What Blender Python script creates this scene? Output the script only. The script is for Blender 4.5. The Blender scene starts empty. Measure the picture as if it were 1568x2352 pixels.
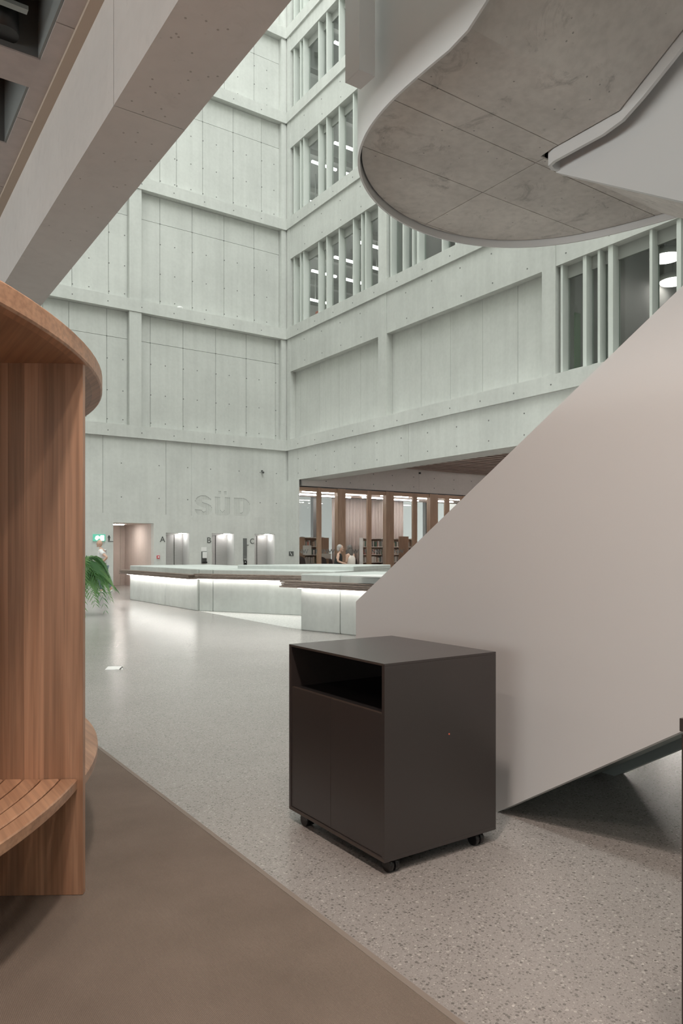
import bpy, bmesh, math, random
from mathutils import Vector, Matrix
random.seed(7)
PI = math.pi
SC = bpy.context.scene
COL = SC.collection

# ------------------------------------------------------------------ camera
F, CX, HY, H = 1680.0, 784.0, 1264.0, 1.5      # focal length in px of a 1568x2352 frame, horizon row, eye height
TH = math.radians(34.4)
SN, CS = math.sin(TH), math.cos(TH)
cam = bpy.data.cameras.new('camera'); camo = bpy.data.objects.new('camera', cam); COL.objects.link(camo)
cam.sensor_fit = 'VERTICAL'; cam.sensor_height = 36.0; cam.sensor_width = 24.0
cam.lens = F * 36.0 / 2352.0
cam.shift_y = (HY - 1176.0) / 2352.0
cam.clip_start = 0.05; cam.clip_end = 300
camo.location = (0, 0, H); camo.rotation_euler = (PI / 2, 0, -TH)
SC.camera = camo

# ------------------------------------------------------------------ sky light and exposure
w = bpy.data.worlds.new('overcast'); SC.world = w; w.use_nodes = True
bg = w.node_tree.nodes['Background']
bg.inputs[0].default_value = (0.965, 1.0, 0.975, 1); bg.inputs[1].default_value = 6.2
def portal(loc, sx, sy, rot):
    l = bpy.data.lights.new('skylight_portal', 'AREA'); l.shape = 'RECTANGLE'; l.size = sx; l.size_y = sy
    l.cycles.is_portal = True
    o = bpy.data.objects.new('skylight_portal', l); COL.objects.link(o); o.location = loc; o.rotation_euler = rot
    return o
portal((6.6, 10.0, 42.0), 19.4, 36.0, (0, 0, 0))
portal((-12.05, 10, 2.25), 2.9, 36.0, (0, -PI / 2, 0))
SC.view_settings.view_transform = 'Standard'; SC.view_settings.look = 'None'
SC.view_settings.gamma = 1.0; SC.view_settings.use_curve_mapping = False
SC.view_settings.exposure = 0.0
SC.cycles.max_bounces = 8; SC.cycles.diffuse_bounces = 5; SC.cycles.glossy_bounces = 3
SC.cycles.adaptive_threshold = 0.08; SC.cycles.caustics_reflective = False; SC.cycles.caustics_refractive = False

# ------------------------------------------------------------------ measuring helpers (building axes: X along the lift wall, Y towards it)
def W2(xc, yc):                       # camera ground axes -> building axes
    return (CS * xc + SN * yc, -SN * xc + CS * yc)
def fl(px, py, z=0.0):                # point at height z seen at a pixel
    t = F * (H - z) / (py - HY); k = (px - CX) / F
    return W2(k * t, t)
def onY(px, py, Y):                   # on a plane Y = const -> X, Z
    k = (px - CX) / F; t = Y / (CS - SN * k)
    return t * (CS * k + SN), H + (HY - py) / F * t
def onX(px, py, X):                   # on a plane X = const -> Y, Z
    k = (px - CX) / F; t = X / (SN + CS * k)
    return t * (CS - SN * k), H + (HY - py) / F * t

# ------------------------------------------------------------------ materials
MATS = {}
def nt(name):
    m = bpy.data.materials.new(name); m.use_nodes = True; MATS[name] = m
    n = m.node_tree.nodes; return m, n, m.node_tree.links, n['Principled BSDF']
def node(n, t, **kw):
    x = n.new(t)
    for k, v in kw.items(): setattr(x, k, v)
    return x
def plain(name, col, rough=0.5, metal=0.0, spec=0.5, emit=None, es=0):
    m, n, l, b = nt(name)
    b.inputs['Base Color'].default_value = (*col, 1); b.inputs['Roughness'].default_value = rough
    b.inputs['Metallic'].default_value = metal; b.inputs['Specular IOR Level'].default_value = spec
    if emit:
        b.inputs['Emission Color'].default_value = (*emit, 1); b.inputs['Emission Strength'].default_value = es
    return m
def ramp(n, stops):
    r = node(n, 'ShaderNodeValToRGB'); e = r.color_ramp.elements
    while len(e) < len(stops): e.new(0.5)
    for x, (p, c) in zip(e, stops): x.position = p; x.color = (*c, 1)
    return r
def mul(n, l, a, b, f=1.0):
    m = node(n, 'ShaderNodeMix', data_type='RGBA', blend_type='MULTIPLY'); m.inputs[0].default_value = f
    l.new(a, m.inputs[6]); l.new(b, m.inputs[7]); return m.outputs[2]
def concrete(name, c, var=0.12, stain=0.0, rough=0.75, streak=True, scale=1.0, bump=0.06):
    m, n, l, b = nt(name)
    g = node(n, 'ShaderNodeNewGeometry')
    n1 = node(n, 'ShaderNodeTexNoise'); n1.inputs['Scale'].default_value = 0.55 * scale; n1.inputs['Detail'].default_value = 7; n1.inputs['Roughness'].default_value = 0.62
    l.new(g.outputs['Position'], n1.inputs['Vector'])
    lo = tuple(x * (1 - var) for x in c); hi = tuple(min(1, x * (1 + var)) for x in c)
    r1 = ramp(n, [(0.3, lo), (0.7, hi)]); l.new(n1.outputs['Fac'], r1.inputs[0]); out = r1.outputs[0]
    if streak:
        mp = node(n, 'ShaderNodeMapping'); mp.inputs['Scale'].default_value = (5 * scale, 5 * scale, 0.25 * scale); l.new(g.outputs['Position'], mp.inputs[0])
        n2 = node(n, 'ShaderNodeTexNoise'); n2.inputs['Scale'].default_value = 1; n2.inputs['Detail'].default_value = 4; l.new(mp.outputs[0], n2.inputs['Vector'])
        r2 = ramp(n, [(0.3, (0.955,) * 3), (0.65, (1.02,) * 3)]); l.new(n2.outputs['Fac'], r2.inputs[0]); out = mul(n, l, out, r2.outputs[0])
    n3 = node(n, 'ShaderNodeTexNoise'); n3.inputs['Scale'].default_value = 9 * scale; n3.inputs['Detail'].default_value = 6; l.new(g.outputs['Position'], n3.inputs['Vector'])
    r3 = ramp(n, [(0.3, (1 - var * 0.6,) * 3), (0.6, (1.0,) * 3)]); l.new(n3.outputs['Fac'], r3.inputs[0]); out = mul(n, l, out, r3.outputs[0])
    if stain:
        n4 = node(n, 'ShaderNodeTexNoise'); n4.inputs['Scale'].default_value = 3.1; n4.inputs['Detail'].default_value = 10; n4.inputs['Roughness'].default_value = 0.75; n4.inputs['Distortion'].default_value = 0.8
        l.new(g.outputs['Position'], n4.inputs['Vector'])
        r4 = ramp(n, [(0.28, (1 - stain,) * 3), (0.45, (1.0,) * 3)]); l.new(n4.outputs['Fac'], r4.inputs[0]); out = mul(n, l, out, r4.outputs[0])
        v = node(n, 'ShaderNodeTexVoronoi'); v.inputs['Scale'].default_value = 9.0; v.inputs['Randomness'].default_value = 1; l.new(g.outputs['Position'], v.inputs['Vector'])
        r5 = ramp(n, [(0.05, (1 - stain,) * 3), (0.075, (1.0,) * 3)]); l.new(v.outputs['Distance'], r5.inputs[0]); out = mul(n, l, out, r5.outputs[0])
    oi = node(n, 'ShaderNodeObjectInfo'); r6 = ramp(n, [(0, (0.965,) * 3), (1, (1.02,) * 3)]); l.new(oi.outputs['Random'], r6.inputs[0])
    out = mul(n, l, out, r6.outputs[0])
    l.new(out, b.inputs['Base Color']); b.inputs['Roughness'].default_value = rough; b.inputs['Specular IOR Level'].default_value = 0.25
    bp = node(n, 'ShaderNodeBump'); bp.inputs['Strength'].default_value = bump; bp.inputs['Distance'].default_value = 0.02
    l.new(n3.outputs['Fac'], bp.inputs['Height']); l.new(bp.outputs[0], b.inputs['Normal'])
    return m
concrete('concrete', (0.63, 0.64, 0.612), 0.07)
concrete('concrete_counter', (0.61, 0.64, 0.615), 0.09)
concrete('concrete_beam', (0.60, 0.565, 0.54), 0.06, stain=0.10, streak=False)
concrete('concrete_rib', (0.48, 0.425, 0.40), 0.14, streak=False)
concrete('concrete_soffit', (0.65, 0.61, 0.575), 0.18, stain=0.5, streak=False, scale=1.6)
concrete('concrete_corridor', (0.62, 0.55, 0.505), 0.06)
plain('concrete_edge', (0.44, 0.36, 0.29), 0.8)
plain('hole', (0.20, 0.205, 0.195), 0.9)
plain('carpet_edge', (0.24, 0.20, 0.17), 0.8)
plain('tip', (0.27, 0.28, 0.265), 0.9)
plain('pit', (0.36, 0.33, 0.305), 0.9)
plain('joint', (0.22, 0.215, 0.2), 0.9)
plain('white_paint', (0.665, 0.655, 0.65), 0.38, spec=0.4)
plain('white', (0.82, 0.82, 0.80), 0.5)
plain('fin', (0.66, 0.69, 0.655), 0.5)
plain('frame_grey', (0.42, 0.43, 0.41), 0.5)
plain('room_dark', (0.20, 0.20, 0.195), 0.8)
plain('room_wall', (0.52, 0.50, 0.485), 0.7)
plain('green_wall', (0.33, 0.44, 0.31), 0.6)
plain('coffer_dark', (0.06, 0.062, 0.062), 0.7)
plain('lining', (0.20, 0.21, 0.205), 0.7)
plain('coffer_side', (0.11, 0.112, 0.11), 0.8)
plain('pipe', (0.25, 0.25, 0.24), 0.5)
plain('black', (0.012, 0.012, 0.012), 0.35)
plain('gloss_black', (0.012, 0.011, 0.011), 0.18)
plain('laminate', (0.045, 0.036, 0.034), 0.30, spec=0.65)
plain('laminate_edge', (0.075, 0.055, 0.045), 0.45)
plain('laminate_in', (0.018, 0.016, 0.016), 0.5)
plain('grey_metal', (0.30, 0.33, 0.315), 0.4, 0.3)
plain('steel_dark', (0.20, 0.20, 0.20), 0.4, 0.5)
plain('sign_dark', (0.10, 0.105, 0.10), 0.5)
plain('screen_dark', (0.16, 0.165, 0.16), 0.25)
plain('red', (0.65, 0.07, 0.09), 0.45)
plain('orange', (0.8, 0.16, 0.08), 0.5)
plain('exit_green', (0.10, 0.42, 0.30), 0.4, emit=(0.16, 0.62, 0.45), es=0.5)
plain('exit_white', (0.9, 0.9, 0.9), 0.4, emit=(1, 1, 1), es=2.5)
plain('skin', (0.62, 0.40, 0.30), 0.5)
plain('shirt_white', (0.80, 0.80, 0.80), 0.8)
plain('jeans', (0.17, 0.20, 0.25), 0.85)
plain('shoe', (0.75, 0.75, 0.73), 0.6)
plain('shoe_sole', (0.2, 0.2, 0.2), 0.7)
plain('cloth_black', (0.022, 0.023, 0.022), 0.85)
plain('top_cream', (0.70, 0.64, 0.59), 0.85)
plain('hair_grey', (0.42, 0.39, 0.37), 0.6)
plain('hair_dark', (0.13, 0.115, 0.105), 0.55)
plain('eye', (0.04, 0.03, 0.03), 0.3)
plain('lip', (0.45, 0.2, 0.18), 0.5)
plain('frond', (0.24, 0.44, 0.17), 0.45)
plain('frond_dark', (0.13, 0.29, 0.12), 0.45)
plain('frond_stem', (0.20, 0.27, 0.10), 0.5)
plain('pot', (0.12, 0.12, 0.12), 0.6)
plain('soil', (0.05, 0.035, 0.025), 0.9)
plain('curtain', (0.62, 0.55, 0.52), 0.9)
plain('chair_shell', (0.055, 0.035, 0.032), 0.45)
plain('shelf_white', (0.74, 0.71, 0.68), 0.5)
plain('glass_print', (0.24, 0.25, 0.24), 0.6)
plain('outside', (0.135, 0.14, 0.138), 0.8)
plain('lamp_tube', (0.9, 0.9, 0.9), 0.4, emit=(1, 0.98, 0.96), es=14)
plain('lamp_library', (0.9, 0.9, 0.9), 0.4, emit=(1, 0.96, 0.92), es=32)
plain('lamp_soft', (0.9, 0.9, 0.9), 0.4, emit=(1, 0.95, 0.9), es=7)
plain('lamp_round', (0.9, 0.9, 0.9), 0.4, emit=(1, 0.95, 0.92), es=7)
plain('lamp_strip', (0.9, 0.9, 0.9), 0.4, emit=(1, 0.96, 0.92), es=16)
plain('lamp_lift', (0.9, 0.9, 0.9), 0.4, emit=(1, 0.97, 0.95), es=30)
plain('lamp_hall_fill', (0.9, 0.9, 0.9), 0.4, emit=(1, 0.93, 0.88), es=60)
plain('lamp_corridor', (0.9, 0.9, 0.9), 0.4, emit=(1, 0.92, 0.86), es=70)
plain('lamp_warm', (0.9, 0.9, 0.9), 0.4, emit=(1, 0.8, 0.66), es=8)
for i, c in enumerate([(0.75, 0.73, 0.7), (0.62, 0.6, 0.57), (0.55, 0.18, 0.14), (0.16, 0.17, 0.19), (0.30, 0.30, 0.29), (0.66, 0.5, 0.4), (0.12, 0.2, 0.15)]):
    plain('book%d' % i, c, 0.7)

def steel():
    m, n, l, b = nt('steel')
    tc = node(n, 'ShaderNodeTexCoord'); mp = node(n, 'ShaderNodeMapping'); mp.inputs['Scale'].default_value = (3, 3, 260)
    l.new(tc.outputs['Object'], mp.inputs[0]); x = node(n, 'ShaderNodeTexNoise'); x.inputs['Scale'].default_value = 1; l.new(mp.outputs[0], x.inputs['Vector'])
    r = ramp(n, [(0.3, (0.60, 0.59, 0.58)), (0.7, (0.70, 0.69, 0.68))]); l.new(x.outputs['Fac'], r.inputs[0]); l.new(r.outputs[0], b.inputs['Base Color'])
    b.inputs['Metallic'].default_value = 0.75; b.inputs['Roughness'].default_value = 0.42
steel()

def wood(name, dark, light, axis=2, scale=1.0, rough=0.42):
    m, n, l, b = nt(name)
    tc = node(n, 'ShaderNodeTexCoord'); oi = node(n, 'ShaderNodeObjectInfo')
    sc = [9 * scale] * 3; sc[axis] = 0.55 * scale
    mp = node(n, 'ShaderNodeMapping'); mp.inputs['Scale'].default_value = sc
    ad = node(n, 'ShaderNodeVectorMath', operation='SCALE'); ad.inputs[3].default_value = 17.0
    cb = node(n, 'ShaderNodeCombineXYZ'); l.new(oi.outputs['Random'], cb.inputs[0]); l.new(oi.outputs['Random'], cb.inputs[1]); l.new(oi.outputs['Random'], cb.inputs[2]); l.new(cb.outputs[0], ad.inputs[0])
    sm = node(n, 'ShaderNodeVectorMath', operation='ADD'); l.new(tc.outputs['Object'], sm.inputs[0]); l.new(ad.outputs[0], sm.inputs[1])
    l.new(sm.outputs[0], mp.inputs[0])
    x = node(n, 'ShaderNodeTexNoise'); x.inputs['Scale'].default_value = 1.0; x.inputs['Detail'].default_value = 6; x.inputs['Distortion'].default_value = 1.1; l.new(mp.outputs[0], x.inputs['Vector'])
    r = ramp(n, [(0.25, dark), (0.5, tuple((a + c) / 2 for a, c in zip(dark, light))), (0.72, light)]); l.new(x.outputs['Fac'], r.inputs[0])
    sc2 = [70 * scale] * 3; sc2[axis] = 1.6 * scale
    mp2 = node(n, 'ShaderNodeMapping'); mp2.inputs['Scale'].default_value = sc2; l.new(sm.outputs[0], mp2.inputs[0])
    y = node(n, 'ShaderNodeTexNoise'); y.inputs['Scale'].default_value = 1.0; y.inputs['Detail'].default_value = 3; l.new(mp2.outputs[0], y.inputs['Vector'])
    r2 = ramp(n, [(0.35, (0.80,) * 3), (0.6, (1.05,) * 3)]); l.new(y.outputs['Fac'], r2.inputs[0])
    out = mul(n, l, r.outputs[0], r2.outputs[0])
    r3 = ramp(n, [(0, (0.84,) * 3), (1, (1.12,) * 3)]); l.new(oi.outputs['Random'], r3.inputs[0]); out = mul(n, l, out, r3.outputs[0])
    l.new(out, b.inputs['Base Color']); b.inputs['Roughness'].default_value = rough
    bp = node(n, 'ShaderNodeBump'); bp.inputs['Strength'].default_value = 0.05; l.new(y.outputs['Fac'], bp.inputs['Height']); l.new(bp.outputs[0], b.inputs['Normal'])
    return m
wood('wood', (0.34, 0.175, 0.10), (0.60, 0.36, 0.235), 2)
wood('wood_x', (0.41, 0.225, 0.135), (0.60, 0.365, 0.235), 1, 0.8)
wood('wood_facade', (0.38, 0.235, 0.15), (0.52, 0.35, 0.245), 2)
wood('wood_facade_x', (0.38, 0.235, 0.15), (0.52, 0.35, 0.245), 0)
wood('wood_ledge', (0.20, 0.145, 0.115), (0.36, 0.285, 0.24), 1, 0.7, 0.55)
wood('wood_slat', (0.38, 0.29, 0.245), (0.50, 0.39, 0.335), 0)
wood('wood_shelf', (0.36, 0.23, 0.155), (0.48, 0.32, 0.23), 2)

def floor_mat():
    m, n, l, b = nt('terrazzo')
    g = node(n, 'ShaderNodeNewGeometry')
    a = node(n, 'ShaderNodeTexNoise'); a.inputs['Scale'].default_value = 0.7; a.inputs['Detail'].default_value = 6; l.new(g.outputs['Position'], a.inputs['Vector'])
    r = ramp(n, [(0.3, (0.335, 0.312, 0.296)), (0.7, (0.375, 0.352, 0.334))]); l.new(a.outputs['Fac'], r.inputs[0]); out = r.outputs[0]
    for sc, th, c in ((70, 0.36, 0.50), (120, 0.36, 0.58), (210, 0.38, 0.66)):
        v = node(n, 'ShaderNodeTexVoronoi'); v.inputs['Scale'].default_value = sc; l.new(g.outputs['Position'], v.inputs['Vector'])
        sx = node(n, 'ShaderNodeSeparateColor'); l.new(v.outputs['Color'], sx.inputs[0])
        rr = ramp(n, [(0.0, (c,) * 3), (0.16, (c + 0.15,) * 3), (0.3, (1.0,) * 3), (0.9, (1.0,) * 3), (0.97, (1.45,) * 3)]); l.new(sx.outputs[0], rr.inputs[0])
        rd = ramp(n, [(th, (1,) * 3), (th + 0.12, (0,) * 3)]); l.new(v.outputs['Distance'], rd.inputs[0])
        mx = node(n, 'ShaderNodeMix', data_type='RGBA', blend_type='MULTIPLY'); l.new(rd.outputs[0], mx.inputs[0]); l.new(out, mx.inputs[6]); l.new(rr.outputs[0], mx.inputs[7]); out = mx.outputs[2]
    l.new(out, b.inputs['Base Color'])
    b.inputs['Roughness'].default_value = 0.22
    b.inputs['Specular IOR Level'].default_value = 0.5
floor_mat()
def granite():
    m, n, l, b = nt('rough_granite')
    g = node(n, 'ShaderNodeNewGeometry'); x = node(n, 'ShaderNodeTexNoise'); x.inputs['Scale'].default_value = 22; x.inputs['Detail'].default_value = 8; l.new(g.outputs['Position'], x.inputs['Vector'])
    r = ramp(n, [(0.3, (0.48, 0.48, 0.46)), (0.7, (0.70, 0.69, 0.66))]); l.new(x.outputs['Fac'], r.inputs[0]); l.new(r.outputs[0], b.inputs['Base Color']); b.inputs['Roughness'].default_value = 0.7
granite()
def carpet_mat():
    m, n, l, b = nt('carpet')
    g = node(n, 'ShaderNodeNewGeometry')
    a = node(n, 'ShaderNodeTexNoise'); a.inputs['Scale'].default_value = 2.5; a.inputs['Detail'].default_value = 6; l.new(g.outputs['Position'], a.inputs['Vector'])
    r = ramp(n, [(0.3, (0.195, 0.157, 0.13)), (0.7, (0.235, 0.19, 0.158))]); l.new(a.outputs['Fac'], r.inputs[0])
    wv = node(n, 'ShaderNodeTexWave', bands_direction='X'); wv.inputs['Scale'].default_value = 62; wv.inputs['Distortion'].default_value = 0.6; wv.inputs['Detail'].default_value = 2; l.new(g.outputs['Position'], wv.inputs['Vector'])
    r2 = ramp(n, [(0.2, (0.80,) * 3), (0.7, (1.06,) * 3)]); l.new(wv.outputs['Fac'], r2.inputs[0])
    nn = node(n, 'ShaderNodeTexNoise'); nn.inputs['Scale'].default_value = 400; nn.inputs['Detail'].default_value = 2; l.new(g.outputs['Position'], nn.inputs['Vector'])
    r3 = ramp(n, [(0.3, (0.8,) * 3), (0.7, (1.15,) * 3)]); l.new(nn.outputs['Fac'], r3.inputs[0])
    out = mul(n, l, mul(n, l, r.outputs[0], r2.outputs[0]), r3.outputs[0]); l.new(out, b.inputs['Base Color']); b.inputs['Roughness'].default_value = 0.95; b.inputs['Specular IOR Level'].default_value = 0.1
    bp = node(n, 'ShaderNodeBump'); bp.inputs['Strength'].default_value = 0.25; bp.inputs['Distance'].default_value = 0.004; l.new(wv.outputs['Fac'], bp.inputs['Height']); l.new(bp.outputs[0], b.inputs['Normal'])
carpet_mat()
def glass_mat(name, tint, base):
    m = bpy.data.materials.new(name); m.use_nodes = True; MATS[name] = m
    n = m.node_tree.nodes; l = m.node_tree.links; n.clear()
    o = node(n, 'ShaderNodeOutputMaterial'); t = node(n, 'ShaderNodeBsdfTransparent'); t.inputs[0].default_value = (*tint, 1)
    gl = node(n, 'ShaderNodeBsdfGlossy'); gl.inputs['Roughness'].default_value = 0.02; gl.inputs[0].default_value = (0.9, 0.9, 0.9, 1)
    g = node(n, 'ShaderNodeNewGeometry'); dt = node(n, 'ShaderNodeVectorMath', operation='DOT_PRODUCT'); l.new(g.outputs['Normal'], dt.inputs[0]); l.new(g.outputs['Incoming'], dt.inputs[1])
    ab = node(n, 'ShaderNodeMath', operation='ABSOLUTE'); l.new(dt.outputs['Value'], ab.inputs[0])
    om = node(n, 'ShaderNodeMath', operation='SUBTRACT'); om.inputs[0].default_value = 1.0; l.new(ab.outputs[0], om.inputs[1])
    pw = node(n, 'ShaderNodeMath', operation='POWER'); pw.inputs[1].default_value = 5.0; l.new(om.outputs[0], pw.inputs[0])
    mr = node(n, 'ShaderNodeMapRange'); mr.inputs[3].default_value = base; mr.inputs[4].default_value = 1.0; l.new(pw.outputs[0], mr.inputs[0])
    mx = node(n, 'ShaderNodeMixShader'); l.new(mr.outputs[0], mx.inputs[0]); l.new(t.outputs[0], mx.inputs[1]); l.new(gl.outputs[0], mx.inputs[2]); l.new(mx.outputs[0], o.inputs[0])
glass_mat('glass', (0.86, 0.89, 0.87), 0.05)
glass_mat('glass_clear', (0.95, 0.955, 0.95), 0.03)

# ------------------------------------------------------------------ object helpers
def tag(o, label=None, cat=None, group=None, kind=None):
    if label: o['label'] = label
    if cat: o['category'] = cat
    if group: o['group'] = group
    if kind: o['kind'] = kind
    return o
def par(o, root):
    if root is not None:
        o.parent = root; o.matrix_parent_inverse = MATW[root.name].inverted()
    return o
MATW = {}
def reg(o):
    MATW[o.name] = Matrix.Translation(o.location) @ o.rotation_euler.to_matrix().to_4x4(); return o
def empty(name, loc=(0, 0, 0), label=None, cat=None, group=None, kind=None, rz=0):
    o = bpy.data.objects.new(name, None); COL.objects.link(o); o.location = loc; o.rotation_euler = (0, 0, rz); o.empty_display_size = 0.1
    reg(o); return tag(o, label, cat, group, kind)
def link(name, me, mat, parent=None, loc=(0, 0, 0), rz=0):
    o = bpy.data.objects.new(name, me); COL.objects.link(o); o.location = loc; o.rotation_euler = (0, 0, rz)
    if mat and not me.materials: me.materials.append(MATS[mat])
    reg(o); par(o, parent); return o
CUBE_F = [(0, 3, 2, 1), (4, 5, 6, 7), (0, 1, 5, 4), (1, 2, 6, 5), (2, 3, 7, 6), (3, 0, 4, 7)]
BOXES = {}
def box(name, x0, x1, y0, y1, z0, z1, mat, parent=None, bevel=0.0, rz=0, pivot=None):
    dx, dy, dz = abs(x1 - x0) / 2, abs(y1 - y0) / 2, abs(z1 - z0) / 2
    key = (round(dx, 4), round(dy, 4), round(dz, 4), mat, bevel)
    if key not in BOXES:
        me = bpy.data.meshes.new(name)
        v = [(-dx, -dy, -dz), (dx, -dy, -dz), (dx, dy, -dz), (-dx, dy, -dz), (-dx, -dy, dz), (dx, -dy, dz), (dx, dy, dz), (-dx, dy, dz)]
        if bevel:
            bm = bmesh.new(); vs = [bm.verts.new(p) for p in v]
            for f in CUBE_F: bm.faces.new([vs[i] for i in f])
            bmesh.ops.bevel(bm, geom=bm.edges[:], offset=bevel, segments=2, affect='EDGES', profile=0.6); bm.to_mesh(me); bm.free()
        else: me.from_pydata(v, [], CUBE_F)
        me.materials.append(MATS[mat]); BOXES[key] = me
    c = Vector(((x0 + x1) / 2, (y0 + y1) / 2, (z0 + z1) / 2))
    return link(name, BOXES[key], None, parent, c, rz)
def poly(name, verts, faces, mat, parent=None, smooth=False, center=True):
    vs = [Vector(v) for v in verts]
    c = sum(vs, Vector()) / len(vs) if center else Vector()
    me = bpy.data.meshes.new(name); me.from_pydata([v - c for v in vs], [], faces)
    bm = bmesh.new(); bm.from_mesh(me); bmesh.ops.recalc_face_normals(bm, faces=bm.faces[:]); bm.to_mesh(me); bm.free()
    if smooth: me.polygons.foreach_set('use_smooth', [True] * len(me.polygons))
    return link(name, me, mat, parent, c)
def prism(name, pts, z0, z1, mat, parent=None, smooth=False):
    n = len(pts); v = [(x, y, z0) for x, y in pts] + [(x, y, z1) for x, y in pts]
    f = [tuple(range(n))[::-1], tuple(range(n, 2 * n))] + [(i, (i + 1) % n, n + (i + 1) % n, n + i) for i in range(n)]
    return poly(name, v, f, mat, parent, smooth)
def extrudeX(name, pts, x0, x1, mat, parent=None):      # polygon in (y,z) extruded along X
    n = len(pts); v = [(x0, y, z) for y, z in pts] + [(x1, y, z) for y, z in pts]
    f = [tuple(range(n)), tuple(range(n, 2 * n))[::-1]] + [(i, (i + 1) % n, n + (i + 1) % n, n + i) for i in range(n)]
    return poly(name, v, f, mat, parent)
def cyl(name, p0, p1, r, mat, parent=None, seg=16, r1=None, smooth=True):
    p0, p1 = Vector(p0), Vector(p1); d = (p1 - p0).normalized(); r1 = r if r1 is None else r1
    u = d.orthogonal().normalized(); q = d.cross(u)
    v = [p0 + (u * math.cos(2 * PI * i / seg) + q * math.sin(2 * PI * i / seg)) * r for i in range(seg)] + [p1 + (u * math.cos(2 * PI * i / seg) + q * math.sin(2 * PI * i / seg)) * r1 for i in range(seg)]
    f = [(i, (i + 1) % seg, seg + (i + 1) % seg, seg + i) for i in range(seg)] + [tuple(range(seg))[::-1], tuple(range(seg, 2 * seg))]
    o = poly(name, v, f, mat, parent, False)
    if smooth:
        for p in o.data.polygons[:seg]: p.use_smooth = True
    return o
def lathe(name, prof, c, mat, parent=None, seg=24):
    v = []; f = []
    for r, z in prof:
        for i in range(seg): v.append((c[0] + r * math.cos(2 * PI * i / seg), c[1] + r * math.sin(2 * PI * i / seg), c[2] + z))
    for j in range(len(prof) - 1):
        for i in range(seg): f.append((j * seg + i, j * seg + (i + 1) % seg, (j + 1) * seg + (i + 1) % seg, (j + 1) * seg + i))
    f.append(tuple(range(seg))[::-1]); f.append(tuple(range((len(prof) - 1) * seg, len(prof) * seg)))
    return poly(name, v, f, mat, parent, True)
def discs(name, pts, normal, r, mat, parent, th=0.004):   # small hexagonal plugs, too many and small to pick apart
    v, f = [], []
    nrm = Vector(normal); u = nrm.orthogonal().normalized(); q = nrm.cross(u)
    for p in pts:
        p = Vector(p); b = len(v)
        for h in (-0.02, th):
            for i in range(6):
                a = PI / 3 * i; v.append(p + (u * math.cos(a) + q * math.sin(a)) * r + nrm * h)
        f.append(tuple(range(b + 6, b + 12)))
        for i in range(6): f.append((b + i, b + (i + 1) % 6, b + 6 + (i + 1) % 6, b + 6 + i))
    o = poly(name, v, f, mat, parent); tag(o, kind='stuff'); return o
def area(name, loc, size, energy, color, rot=(0, 0, 0), sy=None, parent=None, spread=None):
    l = bpy.data.lights.new(name, 'AREA'); l.energy = energy; l.color = color; l.size = size
    if sy: l.shape = 'RECTANGLE'; l.size_y = sy
    if spread: l.spread = spread
    o = bpy.data.objects.new(name, l); COL.objects.link(o); o.location = loc; o.rotation_euler = rot
    MATW[o.name] = Matrix.Translation(loc)
    par(o, parent); return o
def text(name, s, height, mat, parent, origin, ux, uz, thick=0.006, widthfit=None, bold=0.0):
    cu = bpy.data.curves.new(name, 'FONT'); cu.body = s; cu.size = 1.0; cu.extrude = 0.0; cu.offset = bold
    to = bpy.data.objects.new(name, cu); COL.objects.link(to)
    me = bpy.data.meshes.new_from_object(to); bpy.data.objects.remove(to)
    xs = [v.co.x for v in me.vertices]; ys = [v.co.y for v in me.vertices]
    x0, x1, y0, y1 = min(xs), max(xs), min(ys), max(ys); sy = height / (y1 - y0); sx = (widthfit / (x1 - x0)) if widthfit else sy
    ux, uz = Vector(ux), Vector(uz); nn = ux.cross(uz)
    vs = [Vector(origin) + ux * ((v.co.x - x0) * sx) + uz * ((v.co.y - y0) * sy) + nn * thick for v in me.vertices]
    fs = [tuple(p.vertices) for p in me.polygons]
    o = poly(name, vs, fs, mat, parent)
    m = o.modifiers.new('thickness', 'SOLIDIFY'); m.thickness = thick; m.offset = 0
    return o
def struct(o): return tag(o, kind='structure')

# ================================================================== THE SETTING
AY, BX = 27.86, 16.13                         # front planes of the lift wall and of the window wall
ZB = [5.86, 10.75, 15.55, 20.23, 23.95]       # undersides of the concrete ledges
LH = 0.47; TOP = 42.0
struct(box('floor', -12, 34, -8, 36, -0.3, 0.0, 'terrazzo'))

# ---- lift wall
wA = empty('wall_back', (5, AY, 0), kind='structure')
GY = AY + 0.10; PY = AY + 0.27
for z in ZB: box('concrete_ledge', -6, BX, AY, AY + 0.6, z, z + LH, 'concrete', wA)
px0, px1 = onY(297, 0, AY + .03)[0], onY(325, 0, AY + .03)[0]
lv = ZB + [TOP]
for i in range(5):
    box('concrete_pilaster', px0, px1, AY + 0.03, AY + 0.6, lv[i] + LH, lv[i + 1], 'concrete', wA)
    box('concrete_pilaster', BX - 0.2, BX + 0.3, AY + 0.06, AY + 0.6, lv[i] + LH, lv[i + 1], 'concrete', wA)
box('backing', -6, BX + 0.9, PY + 0.1, PY + 0.5, ZB[0], TOP, 'concrete', wA)
JA = [([98, 158, 245], [345, 420, 495, 565, 632]), ([98, 165, 249], [367, 441, 514, 583, 643]), ([98, 165, 249], [367, 405, 465, 535, 600]), ([98, 165, 249], [367, 405, 465, 515, 583]), ([98, 165, 249], [367, 405, 465, 515, 583])]
tie = []
G = 0.007
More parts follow.
